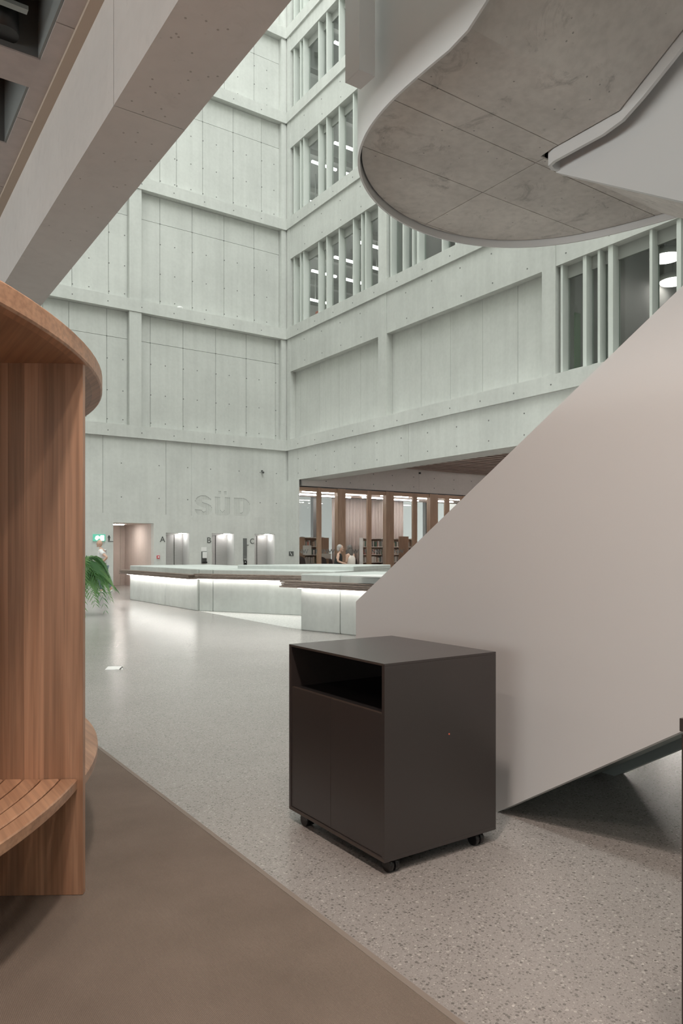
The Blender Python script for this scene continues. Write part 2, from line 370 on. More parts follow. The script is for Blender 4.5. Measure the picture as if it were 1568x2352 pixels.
for i in range(5):
    z0, z1 = lv[i] + LH, lv[i + 1]; zr = z1 - 1.05
    for (a, b, js) in ((-6, px0, JA[i][0]), (px1, BX - 0.2, JA[i][1])):
        xs = [a] + [onY(j, 0, PY)[0] for j in js] + [b]
        for x0, x1 in zip(xs[:-1], xs[1:]):
            for q0, q1 in ((z0, zr), (zr, z1)):
                box('concrete_panel', x0 + G, x1 - G, PY, PY + 0.12, q0 + G, q1 - G, 'concrete', wA)
        for x in xs[1:-1]:
            for f_ in (0.03, 0.36, 0.72): tie.append((x + 0.02, PY, z0 + (zr - z0) * f_ + 0.1)); tie.append(((x + 0.62), PY, z0 + (zr - z0) * f_ + 0.12))
            tie.append((x, PY, zr))
    x = 0.5
    while x < BX: tie.append((x, AY, lv[i] + 0.2)); x += 1.31
# ground storey of the lift wall
dX0, dX1 = onY(260, 0, GY)[0], onY(353, 0, GY)[0]
LIFT = [(onY(a, 0, GY)[0], onY(b, 0, GY)[0], 2.2) for a, b in ((381, 435), (486.5, 537.5), (584.5, 631))]
DZ = 2.56
segs = [(-6, onY(150, 0, GY)[0]), (onY(150, 0, GY)[0], dX0), (dX1, LIFT[0][0]), (LIFT[0][1], LIFT[1][0]), (LIFT[1][1], LIFT[2][0]), (LIFT[2][1], BX)]
ZR = 2.92
for a, b in segs: box('concrete_panel', a, b if b < BX else BX + 0.2, GY, GY + 0.3, 0, ZR, 'concrete', wA)
box('concrete_panel', dX0, dX1, GY, GY + 0.3, DZ, ZR, 'concrete', wA)
for a, b, h in LIFT: box('concrete_panel', a, b, GY, GY + 0.3, h, ZR, 'concrete', wA)
sX0, sX1 = onY(440, 0, GY)[0], onY(582, 0, GY)[0]; sZ0, sZ1 = 2.95, 4.15
uj = [-6] + [onY(j, 0, GY)[0] for j in (236, 381)] + [sX0]
for a, b in zip(uj[:-1], uj[1:]): box('concrete_panel', a + 0.006, b - 0.006, GY, GY + 0.3, ZR, ZB[0], 'concrete', wA)
box('concrete_panel', sX0, sX1, GY, GY + 0.3, ZR, sZ0, 'concrete', wA); box('concrete_panel', sX0, sX1, GY, GY + 0.3, sZ1, ZB[0], 'concrete', wA)
box('concrete_panel', sX1, BX + 0.2, GY, GY + 0.3, ZR, ZB[0], 'concrete', wA)
for x in (7.2, 8.9, 10.4, 11.6, 14.9, 15.7):
    for z in (3.55, 4.85): tie.append((x, GY, z))
for x in (12.6, 13.9): tie.append((x, GY, 4.85))
discs('tie_holes', tie, (0, -1, 0), 0.026, 'hole', wA)

# engraved lettering: vertical grooves cut into the concrete
def ip(t, pts):
    for (a, b), (c, d) in zip(pts[:-1], pts[1:]):
        if a <= t <= c: return b + (d - b) * (t - a) / (c - a)
    return pts[-1][1] if t > pts[-1][0] else pts[0][1]
S_top = [(222, 305), (240, 270), (262, 250), (290, 235), (320, 222), (340, 218), (380, 220), (415, 225), (440, 240), (470, 260), (505, 285)]
S_lb = [(222, 350), (240, 385), (280, 415), (340, 440)]
S_mid = [(340, 338), (380, 350), (440, 370), (480, 390), (500, 405), (518, 435)]
S_low = [(218, 470), (335, 480), (345, 500), (375, 517), (402, 500)]
S_bot = [(218, 520), (250, 562), (300, 588), (370, 594), (440, 588), (480, 566), (520, 505)]
U_bot = [(565, 540), (600, 582), (640, 598), (710, 604), (780, 597), (820, 576), (856, 540)]
U_in = [(675, 480), (685, 490), (700, 515), (715, 517), (738, 490), (748, 480)]
D_top = [(912, 262), (1085, 270), (1110, 276), (1140, 291), (1170, 320), (1190, 348), (1208, 385)]
D_bot = [(912, 606), (1085, 612), (1120, 605), (1160, 580), (1190, 540), (1208, 495)]
def groove(u):
    r = []
    if 220 <= u <= 519:
        if u < 342: r.append((ip(u, S_top), ip(u, S_lb)))
        elif u < 506:
            r.append((ip(u, S_top), 300 + (u - 342) * 0.09))
        if u >= 342: r.append((ip(u, S_mid), ip(u, S_bot)) if u >= 402 else (ip(u, S_mid), 440 + (u - 342) * 0.3))
        if u < 402: r.append((ip(u, S_low), ip(u, S_bot)))
    if 632 <= u <= 690: r.append((140, 205))
    if 732 <= u <= 792: r.append((146, 211))
    if 565 <= u <= 675: r.append((ip(u, [(565, 243), (675, 251)]), ip(u, U_bot)))
    if 675 < u < 748: r.append((ip(u, U_in), ip(u, U_bot)))
    if 748 <= u <= 856: r.append((ip(u, [(748, 253), (856, 260)]), ip(u, U_bot)))
    if 912 <= u <= 1208:
        if 1022 <= u <= 1082: r.append((ip(u, D_top), 335)); r.append((535 if u < 1062 else 520, ip(u, D_bot)))
        else: r.append((ip(u, D_top), ip(u, D_bot)))
    return r
def sign():
    v, f = [], []
    def q(*p):
        b = len(v); v.extend(p); f.append(tuple(range(b, b + 4)))
    D = 0.012; x = sX0; tips = []
    cols = []
    u = 222
    while u < 1215: cols.append(u); u += 16.3
    for u in cols:
        iv = groove(u)
        if not iv: continue
        xa = onY(420 + (u - 3.2) / 7.84, 0, GY)[0]; xb = onY(420 + (u + 3.2) / 7.84, 0, GY)[0]
        q((x, GY, sZ0), (xa, GY, sZ0), (xa, GY, sZ1), (x, GY, sZ1)); x = xb
        top = sZ1
        for t0, t1 in sorted(iv):
            za = onY(420 + u / 7.84, 1110 + t0 / 7.84, GY)[1]; zb = onY(420 + u / 7.84, 1110 + t1 / 7.84, GY)[1]
            q((xa, GY, za), (xb, GY, za), (xb, GY, top), (xa, GY, top))
            q((xa, GY + D, zb + 0.03), (xb, GY + D, zb + 0.03), (xb, GY + D, za), (xa, GY + D, za))
            q((xa, GY, zb), (xa, GY + D, zb + 0.03), (xa, GY + D, za), (xa, GY, za)); q((xb, GY, zb), (xb, GY, za), (xb, GY + D, za), (xb, GY + D, zb + 0.03))
            q((xa, GY, za), (xa, GY + D, za), (xb, GY + D, za), (xb, GY, za)); q((xa, GY, zb), (xb, GY, zb), (xb, GY + D, zb + 0.03), (xa, GY + D, zb + 0.03))
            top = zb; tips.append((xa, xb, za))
        q((xa, GY, sZ0), (xb, GY, sZ0), (xb, GY, top), (xa, GY, top))
    q((x, GY, sZ0), (sX1, GY, sZ0), (sX1, GY, sZ1), (x, GY, sZ1))
    b = len(v); v.extend([(sX0, GY + 0.3, sZ0), (sX1, GY + 0.3, sZ0), (sX1, GY + 0.3, sZ1), (sX0, GY + 0.3, sZ1)]); f.append((b + 3, b + 2, b + 1, b))
    me = bpy.data.meshes.new('engraved_lettering'); me.from_pydata(v, [], f)
    o = link('engraved_lettering', me, 'concrete'); tag(o, 'large SÜD lettering cut as fine grooves into the concrete wall above the lifts', 'sign')
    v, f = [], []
    for xa, xb, za in tips:  # dark blocks stand in for the shade at the top of each groove
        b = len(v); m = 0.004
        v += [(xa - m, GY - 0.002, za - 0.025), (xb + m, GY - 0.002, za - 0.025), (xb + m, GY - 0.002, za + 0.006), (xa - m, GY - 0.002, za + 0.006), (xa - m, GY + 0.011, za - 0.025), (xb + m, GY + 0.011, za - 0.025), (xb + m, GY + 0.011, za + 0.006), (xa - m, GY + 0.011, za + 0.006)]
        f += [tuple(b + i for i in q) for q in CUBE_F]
    tag(poly('groove_tip_shade', v, f, 'tip', o), kind='stuff')
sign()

# corridor behind the doorway
cE = 31.5
wC = empty('wall_corridor', (dX0, GY, 0), kind='structure')
box('side_wall', dX1, dX1 + 0.15, GY + 0.3, cE, 0, DZ + .1, 'concrete_corridor', wC)
box('side_wall', dX0 - 1.7, dX0 - 1.5, GY + 0.3, cE, 0, DZ + .1, 'concrete_corridor', wC)
xj = onY(276, 0, cE)[0]
box('end_panel', dX0 - 1.5, xj - .01, cE, cE + 0.1, 0, DZ + .1, 'concrete_corridor', wC); box('end_panel', xj + .01, dX1 + .15, cE, cE + 0.1, 0, DZ + .1, 'concrete_corridor', wC)
box('corridor_ceiling', dX0 - 1.7, dX1 + .15, GY + 0.3, cE + .1, DZ, DZ + 0.1, 'concrete_corridor', wC)
lp = empty('ceiling_light', (9.0, 29.6, DZ), 'slim white ceiling light inside the corridor doorway left of lift A', 'light')
box('diffuser', 8.95, 9.5, 29.5, 29.75, DZ - 0.03, DZ, 'lamp_corridor', lp)

# ---- window wall
wB = empty('wall_right', (BX, 10, 0), kind='structure')
for z in ZB: box('concrete_ledge', BX, BX + 0.7, -8, AY, z, z + LH, 'concrete', wB)
P1 = (onX(887, 0, BX + .05)[0], onX(868, 0, BX + .05)[0]); P2 = (onX(1275, 0, BX + .05)[0], onX(1244, 0, BX + .05)[0])
PIL = [(AY - 0.26, AY), P1, P2, (P2[0] - 7.2, P2[1] - 7.2), (-8, -1)]
SPX = BX + 0.07
for k, (a, b) in enumerate(PIL):
    for i in range(5): box('concrete_pilaster', BX + 0.05, BX + 0.75, a, b, lv[i] + LH, lv[i + 1], 'concrete', wB)
HEAD = [9.30, 14.22, 19.05, 23.3, 28.2]
BAYS = [(P1[1], AY - 0.26), (P2[1], P1[0]), (P2[1] - 7.2, P2[0]), (-1, P2[0] - 7.2)]
for i in range(5):
    for (a, b) in BAYS: box('concrete_spandrel', SPX, SPX + 0.55, a, b, HEAD[i], lv[i + 1], 'concrete', wB)
tie = []
def bay_panels(i, bay, joints):
    a, b = BAYS[bay]
    xs = sorted([a, b] + [onX(j, 0, BX + 0.33)[0] for j in joints])
    for y0, y1 in zip(xs[:-1], xs[1:]): box('concrete_panel', BX + 0.33, BX + 0.5, y0 + G * .8, y1 - G * .8, lv[i] + LH, HEAD[i], 'concrete', wB)
bay_panels(0, 0, [690, 733, 779, 828]); bay_panels(0, 1, [967, 1034, 1108, 1189]); bay_panels(0, 3, [])
bay_panels(1, 2, []); bay_panels(1, 3, [])
for i in (2, 3, 4):
    for b in (1, 2, 3): bay_panels(i, b, [])
box('backing', BX + 0.5, BX + 0.62, BAYS[1][0], AY, lv[0] + LH, HEAD[0], 'concrete', wB)
for i in range(3):
    y = AY - 1.0
    while y > 3:
        tie.append((BX, y, lv[i] + 0.2)); tie.append((SPX, y - 0.4, lv[i + 1] - 0.3)); tie.append((SPX, y - 0.45, HEAD[i] + 0.25)); y -= 1.35
FX = BX + 0.1                                   # fascia beam over the open hall
FZ = 4.54; yj = [26.88 + .98, 19.6, 12.2, 4.8, -8]
for y1, y0 in zip(yj[:-1], yj[1:]):
    box('fascia_beam', FX, FX + 1.0, y0 + 0.006, y1 - 0.006, FZ, ZB[0], 'concrete', wB)
y = 27
while y > 3:
    tie.append((FX, y, FZ + 0.28)); tie.append((FX, y, FZ + 0.9)); y -= 1.4
discs('tie_holes', tie, (-1, 0, 0), 0.026, 'hole', wB)
LBY = 26.9
box('pier', BX + 0.04, BX + 0.1, LBY, AY + 0.1, 0, FZ, 'concrete', wB)
LZ = 4.28; SLZ = 5.35
ltl = empty('trim_1', (20, LBY, LZ), kind='structure')
xj = onY(962, 0, LBY)[0]
box('lintel_beam', BX + 0.25, xj - 0.006, LBY, LBY + 0.35, LZ, SLZ + .45, 'concrete_beam', ltl); box('lintel_beam', xj + 0.006, 33, LBY, LBY + 0.35, LZ, SLZ + .45, 'concrete_beam', ltl)
discs('tie_holes', [(x, LBY, z) for x in (17.6, 18.9, 20.2, 21.3, 22.6, 23.9, 25.2, 26.4) for z in (LZ + 0.25, LZ + 0.72)], (0, -1, 0), 0.03, 'hole', ltl)
# slatted timber ceiling of the open hall
cs = empty('ceiling_1', (22, 20, SLZ), kind='structure')
y = LBY - 0.12
while y > 8: box('slat', FX + 1.0, 33, y - 0.24, y, SLZ, SLZ + 0.12, 'wood_slat', cs); y -= 0.46
box('ceiling_board', FX + 1.0, 33, -8, LBY, SLZ + 0.28, SLZ + 0.4, 'room_dark', cs)
for k, (x, y) in enumerate(((19.5, 10.5), (19.5, 15.0), (24.0, 10.5), (24.0, 15.0), (24.0, 19.5), (28.5, 21.0))):  # unseen strips added to brighten the hall and its slats
    t = empty('hall_fill_light', (x, y, SLZ), 'unseen long strip light added to brighten the slatted timber ceiling, number %d from the stair side' % (k + 1), 'light', 'added hall strip lights')
    box('diffuser', x, x + 2.2, y, y + 0.16, SLZ - 0.06, SLZ - 0.001, 'lamp_hall_fill', t)
struct(box('wall_hall', 33, 33.3, -8, 36, 0, 6, 'room_wall'))

# windows with upright fins
def window(n, i, bay, fins, z0, z1, right_end):
    a, b = BAYS[bay]; r = empty('window_%d' % n, (BX + 0.3, (a + b) / 2, z0), kind='structure')
    fx, gx = BX + 0.12, BX + 0.37
    sp = []
    for (p, wd) in fins:
        y1 = onX(p, 0, fx)[0]; y0 = onX(p + wd, 0, gx)[0]
        if y1 - y0 < 0.07: y0 = y1 - 0.07
        y0 = max(y0, a); y1 = min(y1, b)
        if y1 <= y0: continue
        box('fin', fx, gx + 0.06, y0, y1, z0, z1, 'fin', r); sp.append((y0, y1))
    sp.sort(); ed = a
    for (y0, y1) in sp + [(b, b)]:
        if y0 - ed > 0.06:
            box('header', gx - 0.03, gx + 0.05, ed, y0, z1 - 0.34, z1, 'frame_grey', r)
            box('sill', gx - 0.02, gx + 0.05, ed, y0, z0, z0 + 0.12, 'fin', r)
            box('pane', gx, gx + 0.012, ed, y0, z0 + 0.12, z1 - 0.34, 'glass', r)
        ed = max(ed, y1)
    return r
F1 = [(667, 5), (674, 9), (688.5, 6), (696, 12), (730.5, 10), (749, 14), (777.5, 11), (810, 14), (829, 8), (838, 14)]
F2 = [(896, 13), (924, 16), (946, 11), (957, 18), (1014, 14), (1045, 17), (1085, 12), (1130, 20), (1165, 12), (1200, 20)]
F3 = [(1287, 16), (1338, 22), (1372, 16), (1396, 25), (1491, 20), (1553, 24), (1640, 24), (1700, 20), (1790, 30)]
window(1, 1, 0, F1, lv[1] + LH, HEAD[1], 868); window(2, 1, 1, F2, lv[1] + LH, HEAD[1], 1244)
window(3, 2, 0, F1, lv[2] + LH, HEAD[2], 868); window(4, 3, 0, F1, lv[3] + LH, HEAD[3], 868); window(5, 4, 0, F1, lv[4] + LH, HEAD[4], 868)
window(6, 0, 2, F3, lv[0] + LH, HEAD[0], 1568)
# rooms behind the window wall
RX = 23.5
for i in range(5):
    f_ = struct(box('floor', BX + 0.7, RX, -8, 36, lv[i] - 0.02, lv[i] + LH - 0.02, 'room_wall'))
    struct(box('wall_inner', RX, RX + 0.2, -8, 36, lv[i], lv[i + 1], 'room_wall'))
struct(box('ceiling', BX + 0.7, RX, -8, 36, TOP, TOP + 0.3, 'room_dark'))
for i in (0, 1, 2, 3):
    zc = lv[i + 1] - 0.03
    c = struct(box('ceiling', BX + 0.66, RX - 0.05, P2[0] if i else 5.5, 35.5, zc - 0.06, zc, 'room_dark'))
    for y in (16.2, 19.0, 22.5, 25.5, 28.5, 31.5): box('ceiling_pipe', BX + 0.9, RX - 0.1, y, y + 0.22, zc - 0.5, zc - 0.25, 'pipe', c)
    struct(box('wall_partition', BX + 0.62, RX, 20.9, 21.05, lv[i] + LH, lv[i + 1], 'room_wall') if i else box('wall_partition', BX + 0.62, RX, 13.2, 13.35, lv[0] + LH, lv[1], 'room_wall'))
    struct(box('wall_end', BX + 0.62, RX, 35.3, 35.5, lv[i] + LH, lv[i + 1], 'room_wall'))
lvn = {1: 'second', 2: 'third', 3: 'fourth'}
for i in (1, 2, 3):
    zl = HEAD[i] - 0.35; q = 0
    for y in (30.6, 27.4, 25.6, 23.8, 22.0):
        for (xa, xb) in ((17.2, 18.5), (18.9, 20.2)):
            if i == 3 and (y > 26 or xb > 19): continue
            t = empty('tube_light', (xa, y, zl), '%s tube light from the corner, %s window row, %s' % (('first', 'second', 'third', 'fourth', 'fifth')[(30.6, 27.4, 25.6, 23.8, 22.0).index(y)], lvn[i], 'close to the glass' if xa < 18 else 'deeper in the room'), 'light', 'tube lights behind the %s window row' % lvn[i])
            box('tube', xa, xb, y, y + 0.09, zl - .03, zl + 0.05, 'lamp_tube', t); box('bracket', xa + 0.5, xa + 0.54, y + 0.02, y + 0.05, zl + 0.05, lv[i + 1] - 0.088, 'pipe', t)
for i in (1,):
    for y in (19.6, 17.6, 15.6):
        t = empty('tube_light', (17.4, y, HEAD[i] - .35), '%s tube light right of the concrete pilaster, below the curved landing' % {19.6: 'first', 17.6: 'second', 15.6: 'third'}[y], 'light', 'tube lights right of the pilaster')
        box('tube', 17.4, 18.7, y, y + 0.07, HEAD[i] - .35, HEAD[i] - .3, 'lamp_tube', t); box('bracket', 17.9, 17.94, y + 0.02, y + 0.05, HEAD[i] - .3, lv[i + 1] - 0.088, 'pipe', t)
struct(box('wall_green', 16.92, 17.16, 13.17, 13.199, lv[0] + LH, 8.15, 'green_wall'))
tag(box('locker', 17.2, 17.6, 26.9, 27.15, lv[1] + LH, lv[1] + LH + 0.75, 'orange', None, 0.01), 'small orange-red box standing behind the second window row beside the corner', 'box')
for (px, py) in ((1530, 590), (1546, 645)):
    z = 9.75; x, y = fl(px, py, z)
    nm = 'upper' if py < 600 else 'lower'
    t = empty('round_lamp', (x, y, z), 'round glowing ceiling lamp behind the right-hand windows, the %s of the two in the picture' % nm, 'lamp', 'round lamps behind the right-hand windows')
    lathe('shade', [(0.10, 0.16), (0.42, 0.14), (0.45, 0.0), (0.42, -0.02)], (x, y, z), 'white', t); lathe('diffuser', [(0.40, -0.02), (0.38, -0.06), (0.2, -0.09)], (x, y, z), 'lamp_round', t)
    cyl('rod', (x, y, z + 0.15), (x, y, 10.66), 0.015, 'pipe', t, 8)
x, y = 17.3, 21.9
t = empty('flexible_duct', (x, y, lv[1] + LH), 'curved grey extraction hose behind the window left of the pilaster', 'duct')
pts = [(x, y, lv[1] + LH + 0.02), (x, y, lv[1] + LH + 0.9), (x, y + 0.05, lv[1] + LH + 1.15), (x, y + 0.25, lv[1] + LH + 1.35), (x, y + 0.5, lv[1] + LH + 1.2), (x, y + 0.55, lv[1] + LH + .9)]
for p, q in zip(pts[:-1], pts[1:]): cyl('hose_section', p, q, 0.07, 'pipe', t, 10)

# ---- enclosing walls of the hall, the part outside the frame
struct(box('wall_front', -12, 34, -8.3, -8, 0, TOP, 'concrete'))
wlf = empty('wall_left', (-12, 10, 0), kind='structure')
box('parapet', -12.3, -12, -8, 28.5, 0, 0.8, 'concrete', wlf); box('upper_wall', -12.3, -12, -8, 28.5, 3.7, 7, 'concrete', wlf)
for k in range(8): box('mullion', -12.25, -12.05, -8 + k * 4.85, -7.7 + k * 4.85, 0.8, 3.7, 'concrete', wlf)
struct(box('wall_opposite', -3.2, -3.0, -8, 30, 6.0, TOP, 'concrete'))
struct(box('wall_far_left', -12, -5.9, AY, AY + 0.3, 0, 7, 'concrete'))
# ---- near beam and coffered ceiling
bL, bR, bZ, CZ = 1.54, 2.056, 4.54, 5.42
bm_ = empty('trim_2', (bL, 6, bZ), kind='structure')
yj = onX(318, 262, bR)[0]; yj = fl(318, 262, bZ)[1]; yk = fl(50, 690, bZ)[1]
for y0, y1 in ((-8, yj - 0.004), (yj + 0.004, yk), (yk + 0.008, AY)): box('beam', bL, bR, y0, y1, bZ, 6.4, 'concrete_beam', bm_)
pits = []
for py_ in range(30, 640, 62):
    for k in range(4):
        f_ = random.uniform(0.12, 0.9); yy = fl(400, max(5, py_ + random.uniform(-20, 20)), bZ)[1]
        pits.append((bL + (bR - bL) * f_, yy, bZ))
discs('beam_pits', pits, (0, 0, -1), 0.008, 'pit', bm_, 0.001)
cc = empty('ceiling', (0, 6, CZ), kind='structure')
box('edge_strip', 1.455, bL, -8, AY, CZ - 0.03, CZ + 0.2, 'concrete_edge', cc)
RW, PITCH, Y0 = 0.415, 1.45, 6.19
XR = [1.32 - k * PITCH for k in range(0, 7)]
ys = [Y0 + k * PITCH for k in range(-9, 10)]
yy = [-8] + [y + (RW + PITCH) / 2 for y in ys] + [AY]
for k, y1, y2 in ((0, None, None),):
    for ya, yb in zip(yy[:-1], yy[1:]): box('ceiling_rib', 1.32, 1.455, ya + 0.006, yb - 0.006, CZ, CZ + 0.62, 'concrete_rib', cc)
for x in XR[1:]: box('ceiling_rib', x - RW + PITCH * 0 , x, -8, AY, CZ + 0.003, CZ + 0.62, 'concrete_rib', cc)
for y in ys:
    box('ceiling_rib', -8, 1.32, y, y + RW, CZ, CZ + 0.62, 'concrete_rib', cc)
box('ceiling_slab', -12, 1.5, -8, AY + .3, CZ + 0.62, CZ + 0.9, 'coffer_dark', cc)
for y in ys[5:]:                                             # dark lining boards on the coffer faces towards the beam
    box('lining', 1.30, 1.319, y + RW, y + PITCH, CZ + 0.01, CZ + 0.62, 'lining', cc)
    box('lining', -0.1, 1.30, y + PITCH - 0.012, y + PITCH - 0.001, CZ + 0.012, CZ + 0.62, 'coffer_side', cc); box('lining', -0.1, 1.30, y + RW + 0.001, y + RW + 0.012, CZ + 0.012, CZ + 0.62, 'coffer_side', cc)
dct = empty('air_duct', (0.9, 5.2, CZ + 0.3), 'dark round ventilation duct with a flat strap inside the ceiling coffer', 'duct')
dx, dy = fl(8, 18, CZ + 0.25)
cyl('pipe', (dx - 1.2, dy, CZ + 0.36), (dx + 0.0, dy, CZ + 0.36), 0.16, 'black', dct, 24)
cyl('pipe_end', (dx, dy, CZ + 0.36), (dx, dy, CZ + 0.05), 0.11, 'black', dct, 24)
box('strap', dx - 0.5, dx + 0.12, dy - 0.30, dy - 0.24, CZ + 0.1, CZ + 0.13, 'grey_metal', dct)
# carpet
cp = struct(box('floor_carpet', -12, 1.60, -8, 20, 0.0, 0.008, 'carpet')); box('carpet_edge', 1.60, 1.625, -8, 20, 0.0, 0.0095, 'carpet_edge', cp)
# rough stone strip in front of the angled counter
CP = [fl(298, 1377), fl(453, 1403), fl(690, 1414), fl(690, 1447), fl(816, 1460)]
struct(prism('floor_inlay', [CP[1], CP[2], (CP[3][0] + 1.5, CP[3][1] + .3), CP[3]], 0.0, 0.004, 'rough_granite'))

# ================================================================== STAIRS
SX = 3.106; SLOPE = 0.62
yE = onX(817, 0, SX)[0]; yF = onX(1142, 0, SX)[0]; zT = 1.125
def zb(y): return SLOPE * (yF - y)
def zt(y): return zT + SLOPE * (yE - y)
YN = 0.0
st = empty('staircase', (SX, yE, 0), 'white staircase flight rising from the floor behind the dark cabinet', 'staircase')
extrudeX('near_stringer', [(yE, 0), (yE, zT), (YN, zt(YN)), (YN, zb(YN)), (yF, 0)], SX, SX + 0.09, 'white_paint', st)
extrudeX('far_stringer', [(yE, 0), (yE, zT), (YN, zt(YN)), (YN, zb(YN)), (yF + .03, 0)], 4.24, 4.34, 'grey_metal', st)
ySf = fl(1292, 1802)[1]
extrudeX('soffit', [(ySf, 0.0), (ySf + 0.35, 0.0), (YN, SLOPE * (ySf - YN) + 0.2), (YN, SLOPE * (ySf - YN))], SX + 0.09, 4.10, 'grey_metal', st)
extrudeX('soffit_gap', [(ySf + .05, 0.0), (ySf + 0.4, 0.0), (YN, SLOPE * (ySf + .05 - YN) + 0.2), (YN, SLOPE * (ySf + .05 - YN))], 4.10, 4.24, 'black', st)
cyl('foot', (4.29, yF + 0.10, 0.0), (4.29, yF + 0.10, 0.1), 0.035, 'black', st, 12)
for k in range(14):
    y1 = yE - 0.25 - 0.274 * k; z = 0.17 * (k + 1)
    box('tread', SX + 0.09, 4.24, y1 - 0.29, y1, max(0.001, z - 0.045), z, 'concrete_soffit', st)
# upper landing and flights
LDZ = 4.65; fY = 3.2; IX = 4.60; DXI = 4.83; RXo = 6.38
opx = [(870, 240), (845, 277), (830, 315), (823, 350), (824, 372), (835, 404), (850, 430), (872, 457), (900, 480), (945, 508), (1000, 530), (1070, 546), (1150, 555), (1225, 553), (1300, 545), (1375, 530), (1450, 510), (1500, 497), (1540, 485)]
out = [fl(a, b, LDZ) for a, b in opx]
out[0] = (SX + 0.02, out[0][1])
# smooth the outline
out = [(SX + .02, 3.45), (SX + .02, 3.7), (SX + .02, 3.92)] + out[1:] + [(RXo, 3.8)]
def resample(pl, n):
    ds = [0]
    for a, b in zip(pl[:-1], pl[1:]): ds.append(ds[-1] + math.dist(a, b))
    r = []; j = 0
    for i in range(n):
        t = ds[-1] * i / (n - 1)
        while j < len(pl) - 2 and ds[j + 1] < t: j += 1
        u = (t - ds[j]) / (ds[j + 1] - ds[j]); r.append((pl[j][0] + (pl[j + 1][0] - pl[j][0]) * u, pl[j][1] + (pl[j + 1][1] - pl[j][1]) * u))
    return r
out = resample(out, 72)
for _ in range(24):
    out = [out[0]] + [((a[0] + 2 * b[0] + c[0]) / 4, (a[1] + 2 * b[1] + c[1]) / 4) for a, b, c in zip(out[:-2], out[1:-1], out[2:])] + [out[-1]]
outl = [(SX + .02, 3.35)] + out + [(RXo, 3.85)]
up = empty('landing_staircase', (SX, fY, LDZ), 'upper staircase with rounded concrete landing underside and white parapets', 'staircase')
landing = outl + [(DXI - 0.03, 3.85), (DXI - 0.1, 3.93), (IX + 0.02, 3.93), (IX, 3.80), (IX, 3.35)]
# slabs of the soffit, cut at the formwork joints so that the joints read as recessed lines
def clip(pl, ax, val, keep_less):
    r = []
    for i in range(len(pl)):
        p, q = pl[i], pl[(i + 1) % len(pl)]; a = p[ax] - val; b = q[ax] - val
        if keep_less: a, b = -a, -b
        if a >= 0: r.append(p)
        if (a >= 0) != (b >= 0):
            t = a / (a - b); r.append((p[0] + (q[0] - p[0]) * t, p[1] + (q[1] - p[1]) * t))
    return r
jY = [fl(1232, 375, LDZ)[1], fl(1105, 441, LDZ)[1], fl(985, 517, LDZ)[1]]
jF = fl(1105, 250, LDZ)[1]
jX = [fl(1105, 444, LDZ)[0]]
Ys = [-9, jF, jY[0], jY[1], jY[2], 99]; Xs = [-9, jX[0], 99]
for iy in range(len(Ys) - 1):
    for ix in range(2):
        if iy == 0 and ix == 0: xs_ = [(-9, 99)]
        elif iy == 0: continue
        else: xs_ = [(Xs[ix], Xs[ix + 1])]
        p = clip(clip(landing, 1, Ys[iy] + 0.004, False), 1, Ys[iy + 1] - 0.004, True)
        p = clip(clip(p, 0, xs_[0][0] + 0.004, False), 0, xs_[0][1] - 0.004, True)
        if len(p) > 2: prism('soffit_slab', p, LDZ, LDZ + 0.2, 'concrete_soffit', up)
prism('landing_core', landing, LDZ + 0.012, LDZ + 0.28, 'concrete_soffit', up)
YU = -0.6
def soft(d, w=0.14):
    return 0 if d < -w else (d if d > w else (d + w) ** 2 / (4 * w))
def zu(y): return LDZ + SLOPE * soft(fY - y)
YS = [YU + (3.35 - YU) * i / 24 for i in range(25)][::-1]
def zd(y): return LDZ - SLOPE * max(0, 3.85 - y)
extrudeX('ascending_soffit', [(3.35, LDZ), (fY, LDZ), (YU, LDZ + SLOPE * (fY - YU)), (YU, LDZ + SLOPE * (fY - YU) + 0.28), (fY, LDZ + .28), (3.35, LDZ + .28)], SX + 0.02, IX, 'concrete_soffit', up)
extrudeX('descending_soffit', [(3.95, LDZ + .003), (3.85, LDZ), (3.85, LDZ + 0.28), (0.2, zd(0.2) + 0.28), (0.2, zd(0.2))], DXI - 0.03, RXo, 'concrete_soffit', up)
def wallstrip(name, path, mat, parent, th):    # path: (x, y, zbottom, ztop); thickness to the left of travel
    n = len(path); off = []
    for i in range(n):
        a = Vector(path[max(0, i - 1)][:2]); b = Vector(path[min(n - 1, i + 1)][:2]); d = (b - a).normalized(); off.append(Vector((-d.y, d.x)) * th)
    v = []; f = []
    for (x, y, z0, z1), o in zip(path, off): v += [(x, y, z0), (x, y, z1), (x + o.x, y + o.y, z1), (x + o.x, y + o.y, z0)]
    for i in range(n - 1):
        for j in range(4): f.append((4 * i + j, 4 * i + (j + 1) % 4, 4 * i + 4 + (j + 1) % 4, 4 * i + 4 + j))
    f.append((0, 1, 2, 3)); f.append((4 * n - 4, 4 * n - 1, 4 * n - 2, 4 * n - 3))
    o = poly(name, v, f, mat, parent, True)
    m = o.modifiers.new('edges', 'EDGE_SPLIT'); m.split_angle = math.radians(35)
    return o
def offs(pl, d):
    r = []
    for i in range(len(pl)):
        a = Vector(pl[max(0, i - 1)]); b = Vector(pl[min(len(pl) - 1, i + 1)]); t = (b - a).normalized(); r.append((pl[i][0] - t.y * d, pl[i][1] + t.x * d))
    return r
rim = offs(out, 0.016)
DR = 0.065
path = [(SX + 0.004, y, zu(y) - DR, zu(y) + 1.6) for y in YS[::-1]]
path += [(x, y, LDZ - DR, LDZ + 1.6) for x, y in rim]
path += [(RXo + 0.016, 3.7, zd(3.7) - DR, zd(3.7) + 1.6), (RXo + 0.016, 0.2, zd(0.2) - DR, zd(0.2) + 1.5)]
wallstrip('outer_parapet', path, 'white_paint', up, 0.018)
DR = 0.095
